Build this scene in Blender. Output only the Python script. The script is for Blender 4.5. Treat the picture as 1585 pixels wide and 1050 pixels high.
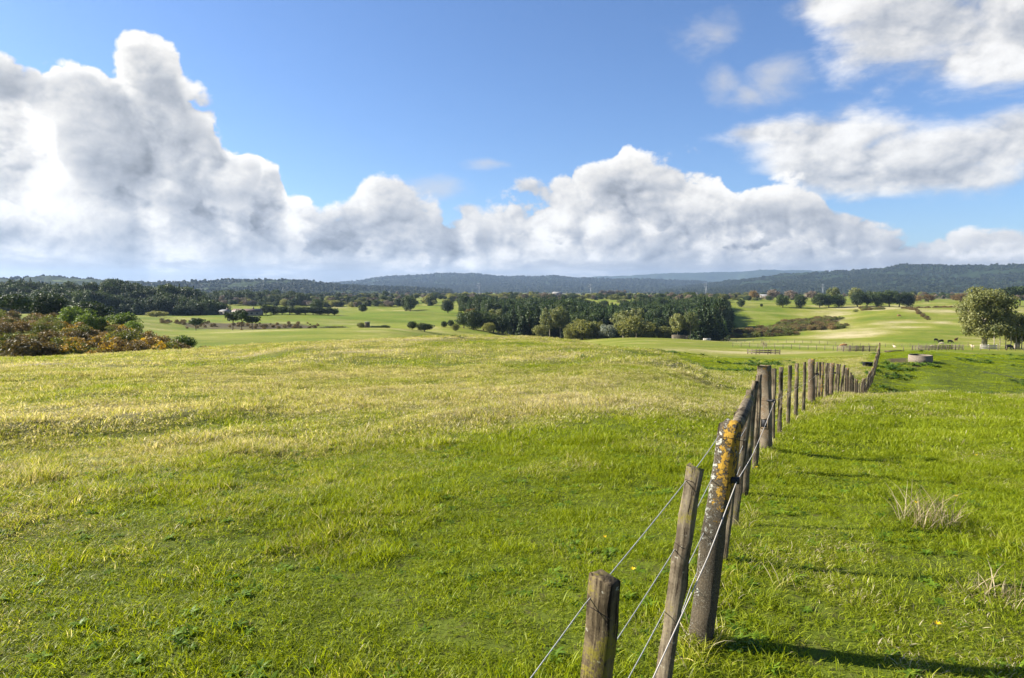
import bpy, math, random
import numpy as np
from mathutils import Vector, Matrix, Euler

for o in list(bpy.data.objects):
    bpy.data.objects.remove(o, do_unlink=True)
S = bpy.context.scene
COL = S.collection
R = math.radians

# ------------------------------------------------------------------ camera
FPX, W0, H0 = 1057.0, 1585.0, 1050.0
PITCH = R(4.06)
EYE = 1.7
cam_d = bpy.data.cameras.new('camera')
cam_d.sensor_width = 36.0
cam_d.lens = 36.0 * FPX / W0
cam_d.clip_start = 0.05
cam_d.clip_end = 40000.0
cam = bpy.data.objects.new('camera', cam_d)
COL.objects.link(cam)
cam.location = (0, 0, EYE)
cam.rotation_euler = (R(90) - PITCH, 0, 0)
S.camera = cam

# ------------------------------------------------------------------ light
SUN_AZ = R(-76.0)        # to the left and slightly ahead of the viewer (0 = view direction, + = right)
SUN_EL = R(29.0)
SUN_DIR = Vector((math.sin(SUN_AZ) * math.cos(SUN_EL), math.cos(SUN_AZ) * math.cos(SUN_EL), math.sin(SUN_EL)))
sun_d = bpy.data.lights.new('sun', 'SUN')
sun_d.energy = 5.0
sun_d.angle = R(0.53)
sun_d.color = (1.0, 0.93, 0.80)
sun = bpy.data.objects.new('sun', sun_d)
COL.objects.link(sun)
sun.rotation_euler = SUN_DIR.to_track_quat('Z', 'Y').to_euler()

S.view_settings.view_transform = 'Standard'
S.view_settings.look = 'None'
S.view_settings.exposure = 1.55
S.view_settings.gamma = 1.0
S.view_settings.use_curve_mapping = False
S.render.engine = 'CYCLES'
S.cycles.use_denoising = True
S.cycles.use_adaptive_sampling = True
S.cycles.adaptive_threshold = 0.015
S.cycles.max_bounces = 6
S.cycles.diffuse_bounces = 3
S.cycles.glossy_bounces = 2
S.cycles.transmission_bounces = 4
S.cycles.transparent_max_bounces = 8
S.cycles.volume_bounces = 0
S.cycles.caustics_reflective = False
S.cycles.caustics_refractive = False

# ------------------------------------------------------------------ pixel helpers (photo pixels -> rays)
def tan_el(py):
    v = (H0 / 2 - py) / FPX
    return (-math.sin(PITCH) + v * math.cos(PITCH)) / (math.cos(PITCH) + v * math.sin(PITCH))
def tan_az(px, py=500):
    v = (H0 / 2 - py) / FPX
    return ((px - W0 / 2) / FPX) / (math.cos(PITCH) + v * math.sin(PITCH))
def azel(px, py):
    a = tan_az(px, py); t = tan_el(py)
    return math.degrees(math.atan(a)), math.degrees(math.atan2(t, math.sqrt(1 + a * a)))

# ------------------------------------------------------------------ node helpers
class NT:
    def __init__(s, tree): s.t = tree
    def new(s, typ, **kw):
        n = s.t.nodes.new(typ)
        for k, v in kw.items(): setattr(n, k, v)
        return n
    def link(s, a, b): s.t.links.new(a, b)
    def val(s, x): return x
    def put(s, sock, x):
        if isinstance(x, V): s.link(x.s, sock)
        elif isinstance(x, bpy.types.NodeSocket): s.link(x, sock)
        else: sock.default_value = x
    def math(s, op, a, b=None, c=None, clamp=False):
        n = s.new('ShaderNodeMath', operation=op, use_clamp=clamp)
        s.put(n.inputs[0], a)
        if b is not None: s.put(n.inputs[1], b)
        if c is not None: s.put(n.inputs[2], c)
        return V(s, n.outputs[0])
    def vmath(s, op, a, b=None, scale=None):
        n = s.new('ShaderNodeVectorMath', operation=op)
        s.put(n.inputs[0], a)
        if b is not None: s.put(n.inputs[1], b)
        if scale is not None: s.put(n.inputs['Scale'], scale)
        return V(s, n.outputs['Value'] if op in ('DOT_PRODUCT', 'LENGTH', 'DISTANCE') else n.outputs[0])
    def smooth(s, x, a, b, lo=0.0, hi=1.0):
        n = s.new('ShaderNodeMapRange', interpolation_type='SMOOTHSTEP')
        s.put(n.inputs[0], x); s.put(n.inputs[1], a); s.put(n.inputs[2], b); s.put(n.inputs[3], lo); s.put(n.inputs[4], hi)
        return V(s, n.outputs[0])
    def lin(s, x, a, b, lo=0.0, hi=1.0, clamp=True):
        n = s.new('ShaderNodeMapRange', interpolation_type='LINEAR', clamp=clamp)
        s.put(n.inputs[0], x); s.put(n.inputs[1], a); s.put(n.inputs[2], b); s.put(n.inputs[3], lo); s.put(n.inputs[4], hi)
        return V(s, n.outputs[0])
    def mix(s, f, a, b, blend='MIX'):
        n = s.new('ShaderNodeMix', data_type='RGBA', blend_type=blend)
        s.put(n.inputs[0], f)
        for k, x in ((6, a), (7, b)):
            if isinstance(x, tuple): x = (x[0], x[1], x[2], 1.0)
            s.put(n.inputs[k], x)
        return V(s, n.outputs[2])
    def noise(s, vec, scale, detail=4.0, rough=0.55, dist=0.0, lac=2.0):
        n = s.new('ShaderNodeTexNoise')
        if vec is not None: s.put(n.inputs['Vector'], vec)
        n.inputs['Scale'].default_value = scale; n.inputs['Detail'].default_value = detail
        n.inputs['Roughness'].default_value = rough; n.inputs['Distortion'].default_value = dist
        n.inputs['Lacunarity'].default_value = lac
        return V(s, n.outputs[0])
    def voro(s, vec, scale, detail=0.0, rough=0.5, feature='F1', smooth=None, rnd=1.0):
        n = s.new('ShaderNodeTexVoronoi', feature=feature)
        if vec is not None: s.put(n.inputs['Vector'], vec)
        n.inputs['Scale'].default_value = scale; n.inputs['Detail'].default_value = detail
        n.inputs['Roughness'].default_value = rough; n.inputs['Randomness'].default_value = rnd
        if smooth is not None: n.inputs['Smoothness'].default_value = smooth
        return V(s, n.outputs[0])
    def curve(s, x, pts):
        """pts: list of (0..1, value) - plotted on a Float Curve of range 0..1"""
        n = s.new('ShaderNodeFloatCurve')
        c = n.mapping.curves[0]
        pts = sorted(pts)
        while len(c.points) < len(pts): c.points.new(0.5, 0.5)
        for p, (a, b) in zip(c.points, pts):
            p.location = (a, b); p.handle_type = 'AUTO_CLAMPED'
        n.mapping.update()
        s.put(n.inputs['Value'], x)
        return V(s, n.outputs[0])
class V:
    def __init__(s, nt, sock): s.n = nt; s.s = sock
    def __add__(s, o): return s.n.math('ADD', s, o)
    __radd__ = __add__
    def __sub__(s, o): return s.n.math('SUBTRACT', s, o)
    def __rsub__(s, o): return s.n.math('SUBTRACT', o, s)
    def __mul__(s, o): return s.n.math('MULTIPLY', s, o)
    __rmul__ = __mul__
    def __truediv__(s, o): return s.n.math('DIVIDE', s, o)
    def max(s, o): return s.n.math('MAXIMUM', s, o)
    def min(s, o): return s.n.math('MINIMUM', s, o)
    def smax(s, o, k): return s.n.math('SMOOTH_MAX', s, o, k)
    def clamp(s): return s.n.math('ADD', s, 0.0, clamp=True)
# ------------------------------------------------------------------ world: daylight sky with cumulus
world = bpy.data.worlds.new('World')
S.world = world
world.use_nodes = True
wt = world.node_tree
wt.nodes.clear()
n = NT(wt)
SKY_STRENGTH = 0.10
sky = n.new('ShaderNodeTexSky', sky_type='NISHITA')
sky.sun_disc = False
sky.sun_elevation = SUN_EL
sky.sun_rotation = SUN_AZ
sky.altitude = 60.0
sky.air_density = 1.0
sky.dust_density = 0.6
sky.ozone_density = 1.6
tc = n.new('ShaderNodeTexCoord')
P = n.vmath('NORMALIZE', tc.outputs['Generated'])
DEG = 57.29578
AZR = 50.0
def curve_from_px(pts, ends, elmax=30.0):
    out = [(0.0, ends / elmax)]
    for px, py in pts:
        a, e = azel(px, py)
        out.append(((a + AZR) / (2 * AZR), max(0, e) / elmax))
    out.append((1.0, ends / elmax))
    return out
def sep(p):
    s = n.new('ShaderNodeSeparateXYZ'); n.put(s.inputs[0], p)
    x, y, z = (V(n, s.outputs[i]) for i in range(3))
    az = n.math('ARCTAN2', x, y) * DEG
    el = n.math('ARCSINE', z) * DEG
    return x, y, z, az, el
BANK = curve_from_px([(-140, 70), (0, 38), (60, 52), (105, 68), (150, 66), (180, 62), (200, 40), (235, 52), (270, 80), (290, 118), (320, 135), (345, 165), (372, 200),
                      (395, 205), (430, 215), (445, 265), (475, 278), (500, 300), (530, 298), (575, 282), (620, 292), (650, 302), (700, 298),
                      (760, 284), (830, 268), (900, 258), (950, 240), (968, 208), (990, 228), (1040, 240), (1075, 232), (1110, 228), (1140, 265),
                      (1165, 248), (1200, 246), (1255, 248), (1290, 282), (1340, 300), (1380, 330), (1430, 332), (1500, 322), (1585, 318), (1680, 318)], 12.0)
SHADOW = [  # shaded near mass in front of the bright cloud: (px, py, rx deg, ry deg)
    (215, 225, 5.5, 4.2), (285, 255, 6.2, 4.6), (345, 235, 3.6, 2.6), (265, 165, 3.2, 2.2), (60, 130, 4.2, 2.4)]
def blob(az, el, px, py, rx, ry):
    a, e = azel(px, py)
    u = (az - a) / rx; w = (el - e) / ry
    return 1.0 - n.math('SQRT', u * u + w * w)
def ridged(vec, sc, det, rough):
    r = n.new('ShaderNodeTexNoise', noise_type='RIDGED_MULTIFRACTAL', normalize=True)
    n.put(r.inputs['Vector'], vec)
    r.inputs['Scale'].default_value = sc; r.inputs['Detail'].default_value = det; r.inputs['Roughness'].default_value = rough
    r.inputs['Lacunarity'].default_value = 2.1; r.inputs['Offset'].default_value = 1.0; r.inputs['Gain'].default_value = 1.2
    return V(n, r.outputs[0])
def billow(p):
    q = n.vmath('ADD', n.vmath('MULTIPLY', p, (1.0, 1.0, 1.30)), (3.1, 2.2, 0))
    r = ridged(q, 6.5, 6.0, 0.52)                                   # rounded heaps parted by creases
    f = n.noise(q, 7.0, 8, 0.66, 0.12)
    return (0.55 - r) * 0.75 + (f - 0.5) * 1.7, q
def flat_noise(p):
    q = n.vmath('ADD', n.vmath('MULTIPLY', p, (1.0, 1.0, 2.3)), (7.3, 1.9, 0.4))
    return n.noise(q, 7.0, 7, 0.62, 0.35) - 0.5
def union(az, el, blobs, k):
    d = None
    for bb in blobs:
        e = blob(az, el, *bb); d = e if d is None else d.smax(e, k)
    return d
x, y, z, az, el = sep(P)
t = n.math('ADD', az / (2 * AZR), 0.5, clamp=True)
b0, q0 = billow(P)
f0 = flat_noise(P)
TO_SUN = tuple(Vector((-0.022, -0.004, 0.020)))
P2 = n.vmath('NORMALIZE', n.vmath('ADD', P, TO_SUN))
b2, _ = billow(P2)
f2 = flat_noise(P2)
b3, _ = billow(n.vmath('NORMALIZE', n.vmath('ADD', P, tuple(v * 0.30 for v in TO_SUN))))
crisp = b0 - b3
wide = n.noise(q0, 2.6, 3, 0.5) - 0.5                               # broad light and dark masses
top = n.curve(t, BANK) * 30.0
bank = (top - el) / 2.4 + b0 * 1.15
shade = union(az, el, SHADOW, 0.25) * 1.9 + b0 * 0.8 + wide * 0.6
mid = union(az, el, ((1280, 215, 7.5, 2.4), (1190, 205, 4.5, 1.3), (1345, 262, 7.0, 3.3), (1270, 250, 5.0, 2.6), (1480, 272, 8.0, 2.6), (1490, 240, 7.0, 2.7), (1570, 225, 6, 3.2), (1400, 270, 5, 2.0), (1420, 40, 6.5, 3.6), (1560, 40, 9.0, 5.4),
                     (1680, 20, 8.0, 5.4), (1300, 0, 4.5, 2.8), (1500, 95, 5.0, 1.8)), 0.3) * 1.45 + f0 * 2.7 + b0 * 0.45 + 0.22
wisp = union(az, el, ((1115, 50, 4.2, 2.6), (1195, 125, 3.2, 3.2), (1120, 130, 2.2, 2.6), (1160, 150, 3.6, 1.6), (660, 298, 5.0, 1.5), (760, 253, 2.6, 0.7)), 0.1) * 0.9 + f0 * 2.4 - 0.16
dark = union(az, el, ((1250, 335, 9.0, 2.2), (520, 370, 14, 1.8), (1100, 385, 16, 1.3), (280, 330, 7.0, 2.4), (620, 345, 3, 2.4), (40, 345, 3.0, 1.6), (980, 300, 4.0, 1.4)), 0.3)
bright = union(az, el, ((130, 335, 10, 1.5), (30, 180, 6.0, 2.6), (430, 270, 3.0, 3.0), (1240, 285, 3.4, 2.2), (720, 410, 1.6, 0.5), (870, 350, 6.0, 1.2), (1120, 290, 4, 2.0)), 0.3)
low = n.smooth(el, 0.5, 7.0)
streak = n.noise(n.vmath('MULTIPLY', P, (1.0, 1.0, 6.0)), 5.0, 6, 0.6)
q1 = n.vmath('ADD', n.vmath('MULTIPLY', P, (1.0, 1.0, 1.25)), (11.7, 5.3, 2.0))
r1 = ridged(q1, 10.0, 5.0, 0.52)
n1 = n.noise(q1, 6.5, 8, 0.66, 0.12) - 0.5
front = (top * 0.58 + 0.6 - el) / 1.5 + (0.55 - r1) * 1.3 + n1 * 5.0     # nearer heaps standing before the main bank
q3 = n.vmath('ADD', n.vmath('MULTIPLY', P, (1.0, 1.0, 3.2)), (1.7, 8.3, 0.0))
n3 = n.noise(q3, 8.0, 7, 0.62, 0.2) - 0.5
deck = (2.8 - el) / 1.2 + n3 * 4.5                                       # flat grey deck low over the hills
def lit(d, grad, core, lo, hi):
    return (hi - n.smooth(d, 0.0, core) * (hi - lo)) + grad
gain = n.smooth(az, -14.0, 4.0, 0.38, 0.22)
fine = (0.48 - r1) * 0.10 + n1 * 0.14 + 0.012                            # small heaps and creases
Lb = lit(bank, fine + (b0 - b2) * gain * 0.62 + crisp * 0.26 + wide * 0.12 + n.smooth(bright, -0.4, 1.0) * 0.09 - n.smooth(dark, -0.3, 0.9) * 0.13, 1.2, 0.915, 1.0)
Lb = Lb - (1.0 - low) * 0.085 + n.smooth(streak, 0.50, 0.68) * (1.0 - low) * 0.13
Lf = lit(front, fine * 0.3 + crisp * 0.16 + (b0 - b2) * 0.30 + wide * 0.10 + n.smooth(bright, -0.15, 0.9) * 0.10 - n.smooth(dark, -0.3, 0.9) * 0.10, 1.2, 0.875, 1.0) - (1.0 - low) * 0.06
Ld = lit(deck, wide * 0.10 + n3 * 0.12, 1.3, 0.64, 0.80) + n.smooth(streak, 0.52, 0.66) * n.smooth(el, 3.2, 0.8) * 0.22
Ls = lit(shade, fine * 0.45 + crisp * 0.18 + (b0 - b2) * 0.16 + wide * 0.06, 0.6, 0.785, 0.85)
Lm = lit(mid, crisp * 0.2 + f0 * 0.16 + fine * 0.3 + (f0 - f2) * 0.30 + (b0 - b2) * 0.16, 1.2, 0.895, 0.97)
Lw = lit(wisp, (f0 - f2) * 0.10, 1.5, 0.83, 0.86)
def tint(L):
    L = n.math('MAXIMUM', n.math('SMOOTH_MIN', L, 1.01, 0.12), 0.50)
    k = n.smooth(L, 0.66, 0.95)
    c = n.mix(k, (0.91, 0.98, 1.09), (1.0, 0.985, 0.955))
    g = n.math('POWER', L, 2.3)
    return n.vmath('SCALE', c, scale=g)
K = 1.0 / SKY_STRENGTH * 0.365          # cloud radiance in the sky's own units
skyc = n.vmath('MULTIPLY', sky.outputs[0], (0.355, 0.447, 0.60))
c = n.vmath('SCALE', skyc, scale=1.0)
def over(c, L, alpha):
    col = n.vmath('SCALE', tint(L), scale=K)
    return n.mix(alpha, c, col)
c = over(c, Lw, n.smooth(wisp, 0.0, 1.1, 0.0, 0.75))
c = over(c, Lm, n.smooth(mid, 0.0, 1.05, 0.0, 0.93))
c = over(c, Lb, n.smooth(bank, 0.0, 0.24))
c = over(c, Lf, n.smooth(front, 0.0, 0.55, 0.0, 0.92) * n.smooth(bank, 0.2, 0.7))
c = over(c, Ls, n.smooth(shade, 0.0, 0.20, 0.0, 0.92) * n.smooth(bank, 0.25, 0.8))
c = over(c, Ld, n.smooth(deck, 0.0, 0.8, 0.0, 0.74))
bg = n.new('ShaderNodeBackground')
n.put(bg.inputs['Color'], c)
bg.inputs['Strength'].default_value = SKY_STRENGTH
wo = n.new('ShaderNodeOutputWorld')
n.link(bg.outputs[0], wo.inputs[0])
world.cycles.sampling_method = 'MANUAL'
world.cycles.sample_map_resolution = 512
# ------------------------------------------------------------------ small helpers
rng = np.random.default_rng(7)
def link(o, parent=None):
    COL.objects.link(o)
    if parent is not None: o.parent = parent
    return o
def tag(o, label=None, cat=None, group=None, kind=None):
    if label: o['label'] = label
    if cat: o['category'] = cat
    if group: o['group'] = group
    if kind: o['kind'] = kind
    return o
def empty(name, loc=(0, 0, 0), rz=0.0, sc=(1, 1, 1)):
    o = bpy.data.objects.new(name, None)
    o.empty_display_size = 0.1
    o.location = loc; o.rotation_euler = (0, 0, rz); o.scale = sc
    return link(o)
def mesh_np(name, verts, faces, mat=None, smooth=False, mat_idx=None):
    """verts (n,3) float, faces (m,k) int with one k, or a list of such arrays"""
    if not isinstance(faces, list): faces = [faces]
    faces = [np.asarray(f, dtype=np.int32) for f in faces if len(f)]
    me = bpy.data.meshes.new(name)
    verts = np.asarray(verts, dtype=np.float32)
    me.vertices.add(len(verts)); me.vertices.foreach_set('co', verts.ravel())
    loops = np.concatenate([f.ravel() for f in faces])
    sizes = np.concatenate([np.full(len(f), f.shape[1], dtype=np.int32) for f in faces])
    starts = np.concatenate([[0], np.cumsum(sizes)[:-1]]).astype(np.int32)
    me.loops.add(len(loops)); me.loops.foreach_set('vertex_index', loops)
    me.polygons.add(len(sizes)); me.polygons.foreach_set('loop_start', starts); me.polygons.foreach_set('loop_total', sizes)
    if smooth: me.polygons.foreach_set('use_smooth', np.ones(len(sizes), dtype=bool))
    if mat is not None:
        for m in (mat if isinstance(mat, (list, tuple)) else [mat]): me.materials.append(m)
    if mat_idx is not None: me.polygons.foreach_set('material_index', np.asarray(mat_idx, dtype=np.int32))
    me.update(calc_edges=True)
    return me
def add_attr(me, name, arr):
    a = me.attributes.new(name, 'FLOAT', 'POINT')
    a.data.foreach_set('value', np.asarray(arr, dtype=np.float32))
def obj(name, me, parent=None, loc=None):
    o = bpy.data.objects.new(name, me)
    if loc is not None: o.location = loc
    return link(o, parent)
class MB:
    """collects simple solids into one mesh"""
    def __init__(s): s.v = []; s.f3 = []; s.f4 = []; s.n = 0
    def add(s, v, quads=(), tris=()):
        s.v.extend([tuple(p) for p in v])
        s.f4.extend([tuple(i + s.n for i in f) for f in quads]); s.f3.extend([tuple(i + s.n for i in f) for f in tris])
        s.n += len(v)
    def box(s, c, h, M=None):
        v = [Vector((c[0] + sx * h[0], c[1] + sy * h[1], c[2] + sz * h[2])) for sz in (-1, 1) for sy in (-1, 1) for sx in (-1, 1)]
        if M is not None: v = [M @ p for p in v]
        s.add(v, [(0, 2, 3, 1), (4, 5, 7, 6), (0, 1, 5, 4), (2, 6, 7, 3), (0, 4, 6, 2), (1, 3, 7, 5)])
    def bar(s, a, b, w, h):
        """rectangular bar from a to b"""
        a = Vector(a); b = Vector(b); d = (b - a).normalized()
        up = Vector((0, 0, 1)) if abs(d.z) < 0.9 else Vector((0, 1, 0))
        r = d.cross(up).normalized(); u = r.cross(d)
        v = [p + r * (sx * w / 2) + u * (sy * h / 2) for p in (a, b) for sx, sy in ((-1, -1), (1, -1), (1, 1), (-1, 1))]
        s.add(v, [(0, 1, 2, 3), (7, 6, 5, 4), (0, 4, 5, 1), (1, 5, 6, 2), (2, 6, 7, 3), (3, 7, 4, 0)])
    def tube(s, pts, radii, seg=8, cap=True):
        pts = [Vector(p) for p in pts]
        base = s.n; vs = []; prev = None
        for i, p in enumerate(pts):
            d = (pts[min(i + 1, len(pts) - 1)] - pts[max(i - 1, 0)]).normalized()
            if prev is None:
                r = d.cross(Vector((0, 1, 0)) if abs(d.y) < 0.9 else Vector((1, 0, 0))).normalized()
            else:
                r = (prev - d * prev.dot(d)).normalized()
            prev = r; u = d.cross(r)
            for k in range(seg):
                t = 2 * math.pi * k / seg
                vs.append(p + (r * math.cos(t) + u * math.sin(t)) * radii[i])
        q = []
        for i in range(len(pts) - 1):
            for k in range(seg):
                k2 = (k + 1) % seg
                q.append((i * seg + k, i * seg + k2, (i + 1) * seg + k2, (i + 1) * seg + k))
        tr = []
        if cap:
            m = len(vs); vs.append(pts[0]); vs.append(pts[-1])
            for k in range(seg):
                k2 = (k + 1) % seg
                tr.append((m, k2, k)); tr.append((m + 1, (len(pts) - 1) * seg + k, (len(pts) - 1) * seg + k2))
        s.add(vs, q, tr)
    def mesh(s, name, mat, smooth=False):
        fs = []
        if s.f4: fs.append(np.array(s.f4))
        if s.f3: fs.append(np.array(s.f3))
        return mesh_np(name, np.array([tuple(p) for p in s.v]), fs, mat, smooth)
    def build(s, name, mat, parent=None, smooth=False, loc=None):
        return obj(name, s.mesh(name, mat, smooth), parent, loc)

# value noise for numpy
_perm = np.random.default_rng(3).random((256, 256)).astype(np.float64)
def vnoise(x, y):
    xi = np.floor(x).astype(int); yi = np.floor(y).astype(int)
    fx = x - xi; fy = y - yi
    fx = fx * fx * (3 - 2 * fx); fy = fy * fy * (3 - 2 * fy)
    g = lambda a, b: _perm[a & 255, b & 255]
    return (g(xi, yi) * (1 - fx) + g(xi + 1, yi) * fx) * (1 - fy) + (g(xi, yi + 1) * (1 - fx) + g(xi + 1, yi + 1) * fx) * fy
def fbm(x, y, oct=4, gain=0.5):
    s = 0; a = 1.0; t = 0
    for i in range(oct):
        s = s + a * vnoise(x * 2 ** i + 17.3 * i, y * 2 ** i + 5.1 * i); t += a; a *= gain
    return s / t
def sstep(x, a, b):
    t = np.clip((x - a) / (b - a), 0, 1)
    return t * t * (3 - 2 * t)

# ------------------------------------------------------------------ materials
def new_mat(name):
    m = bpy.data.materials.new(name); m.use_nodes = True
    m.node_tree.nodes.clear()
    nt = NT(m.node_tree)
    out = nt.new('ShaderNodeOutputMaterial')
    return m, nt, out
def principled(nt, out, color, rough=0.8, spec=0.3, bump=None, bump_str=0.3, bump_dist=0.01, metal=0.0):
    b = nt.new('ShaderNodeBsdfPrincipled')
    if isinstance(color, tuple): color = (color[0], color[1], color[2], 1.0)
    nt.put(b.inputs['Base Color'], color)
    nt.put(b.inputs['Roughness'], rough); b.inputs['Specular IOR Level'].default_value = spec
    b.inputs['Metallic'].default_value = metal
    if bump is not None:
        bn = nt.new('ShaderNodeBump'); bn.inputs['Strength'].default_value = bump_str; bn.inputs['Distance'].default_value = bump_dist
        nt.put(bn.inputs['Height'], bump); nt.link(bn.outputs[0], b.inputs['Normal'])
    nt.link(b.outputs[0], out.inputs[0])
    return b
def leaf_mat(name, c1, c2, c3=None, trans=0.35, rough=0.55, spec=0.25, scale=0.6, third=0.2):
    """foliage: two greens in soft patches, per-leaf and per-plant variation, some light through the leaves"""
    m, nt, out = new_mat(name)
    geo = nt.new('ShaderNodeNewGeometry'); oi = nt.new('ShaderNodeObjectInfo'); tcx = nt.new('ShaderNodeTexCoord')
    nz = nt.noise(tcx.outputs['Object'], scale, 3, 0.6)
    rnd = V(nt, geo.outputs['Random Per Island']); orn = V(nt, oi.outputs['Random'])
    f = nt.lin(nz + (rnd - 0.5) * 0.5 + (orn - 0.5) * 0.35, 0.25, 0.75)
    c = nt.mix(f, c1, c2)
    if c3: c = nt.mix(nt.smooth(rnd, 1 - third, 1 - third + 0.04), c, c3)
    c = nt.vmath('SCALE', c, scale=orn * 0.35 + 0.82)
    d = nt.new('ShaderNodeBsdfPrincipled'); nt.put(d.inputs['Base Color'], c)
    d.inputs['Roughness'].default_value = rough; d.inputs['Specular IOR Level'].default_value = spec
    tr = nt.new('ShaderNodeBsdfTranslucent'); nt.put(tr.inputs[0], nt.vmath('MULTIPLY', c, (1.25, 1.2, 0.7)))
    mx = nt.new('ShaderNodeMixShader'); mx.inputs[0].default_value = trans
    nt.link(d.outputs[0], mx.inputs[1]); nt.link(tr.outputs[0], mx.inputs[2]); nt.link(mx.outputs[0], out.inputs[0])
    return m

# grass colours shared by the ground sheet and the blades standing on it
LUSH = (0.100, 0.145, 0.006); YELL = (0.185, 0.192, 0.024); STRAW = (0.40, 0.34, 0.19); SOIL_SHADE = (0.060, 0.050, 0.022); SCRUB = (0.070, 0.055, 0.028)

def ground_material():
    m, nt, out = new_mat('pasture_ground')
    tcx = nt.new('ShaderNodeTexCoord'); P_ = tcx.outputs['Object']
    def att(nm):
        a = nt.new('ShaderNodeAttribute', attribute_name=nm); return V(nt, a.outputs['Fac'])
    dry, lush, scrub, bare = att('dry'), att('lush'), att('scrub'), att('far')
    n1 = nt.noise(P_, 1.3, 6, 0.65); n2 = nt.noise(P_, 0.11, 5, 0.6); n3 = nt.noise(P_, 14.0, 3, 0.6); n4 = nt.noise(P_, 0.012, 4, 0.6)
    f = nt.lin(dry + (n2 - 0.5) * 0.5 + (n1 - 0.5) * 0.55, 0.15, 0.60)
    c = nt.mix(f, LUSH, YELL)
    g = nt.smooth(dry + (n1 - 0.5) * 0.8 + (n2 - 0.5) * 0.5, 0.50, 1.05)
    c = nt.mix(g, c, STRAW)
    c = nt.mix(nt.lin(lush + (n1 - 0.5) * 0.5, 0.2, 0.8), c, LUSH)
    c = nt.mix((nt.smooth(n3 + (n1 - 0.5) * 0.5, 0.48, 0.70) * 0.45 + 0.32) * (1.0 - bare), c, SOIL_SHADE)  # soil tone, also painting the shade between grass clumps
    c = nt.mix(nt.smooth(scrub + (n2 - 0.5) * 0.7, 0.4, 0.7), c, SCRUB)
    n5 = nt.noise(nt.vmath('MULTIPLY', P_, (0.45, 1.0, 1.0)), 0.055, 6, 0.7); n6 = nt.noise(P_, 0.35, 5, 0.75)
    worn = nt.smooth(n5, 0.56, 0.66) * bare
    c = nt.mix(worn * 0.45, c, (0.20, 0.165, 0.06))
    c = nt.vmath('SCALE', c, scale=n4 * 0.5 + n1 * 0.35 + (n6 - 0.5) * 0.9 + (n5 - 0.5) * 0.6 + 0.56)
    bh = n3 * 0.35 + n1
    principled(nt, out, c, 0.9, 0.1, bh, 0.6, 0.06)
    return m
M_GROUND = ground_material()

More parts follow.
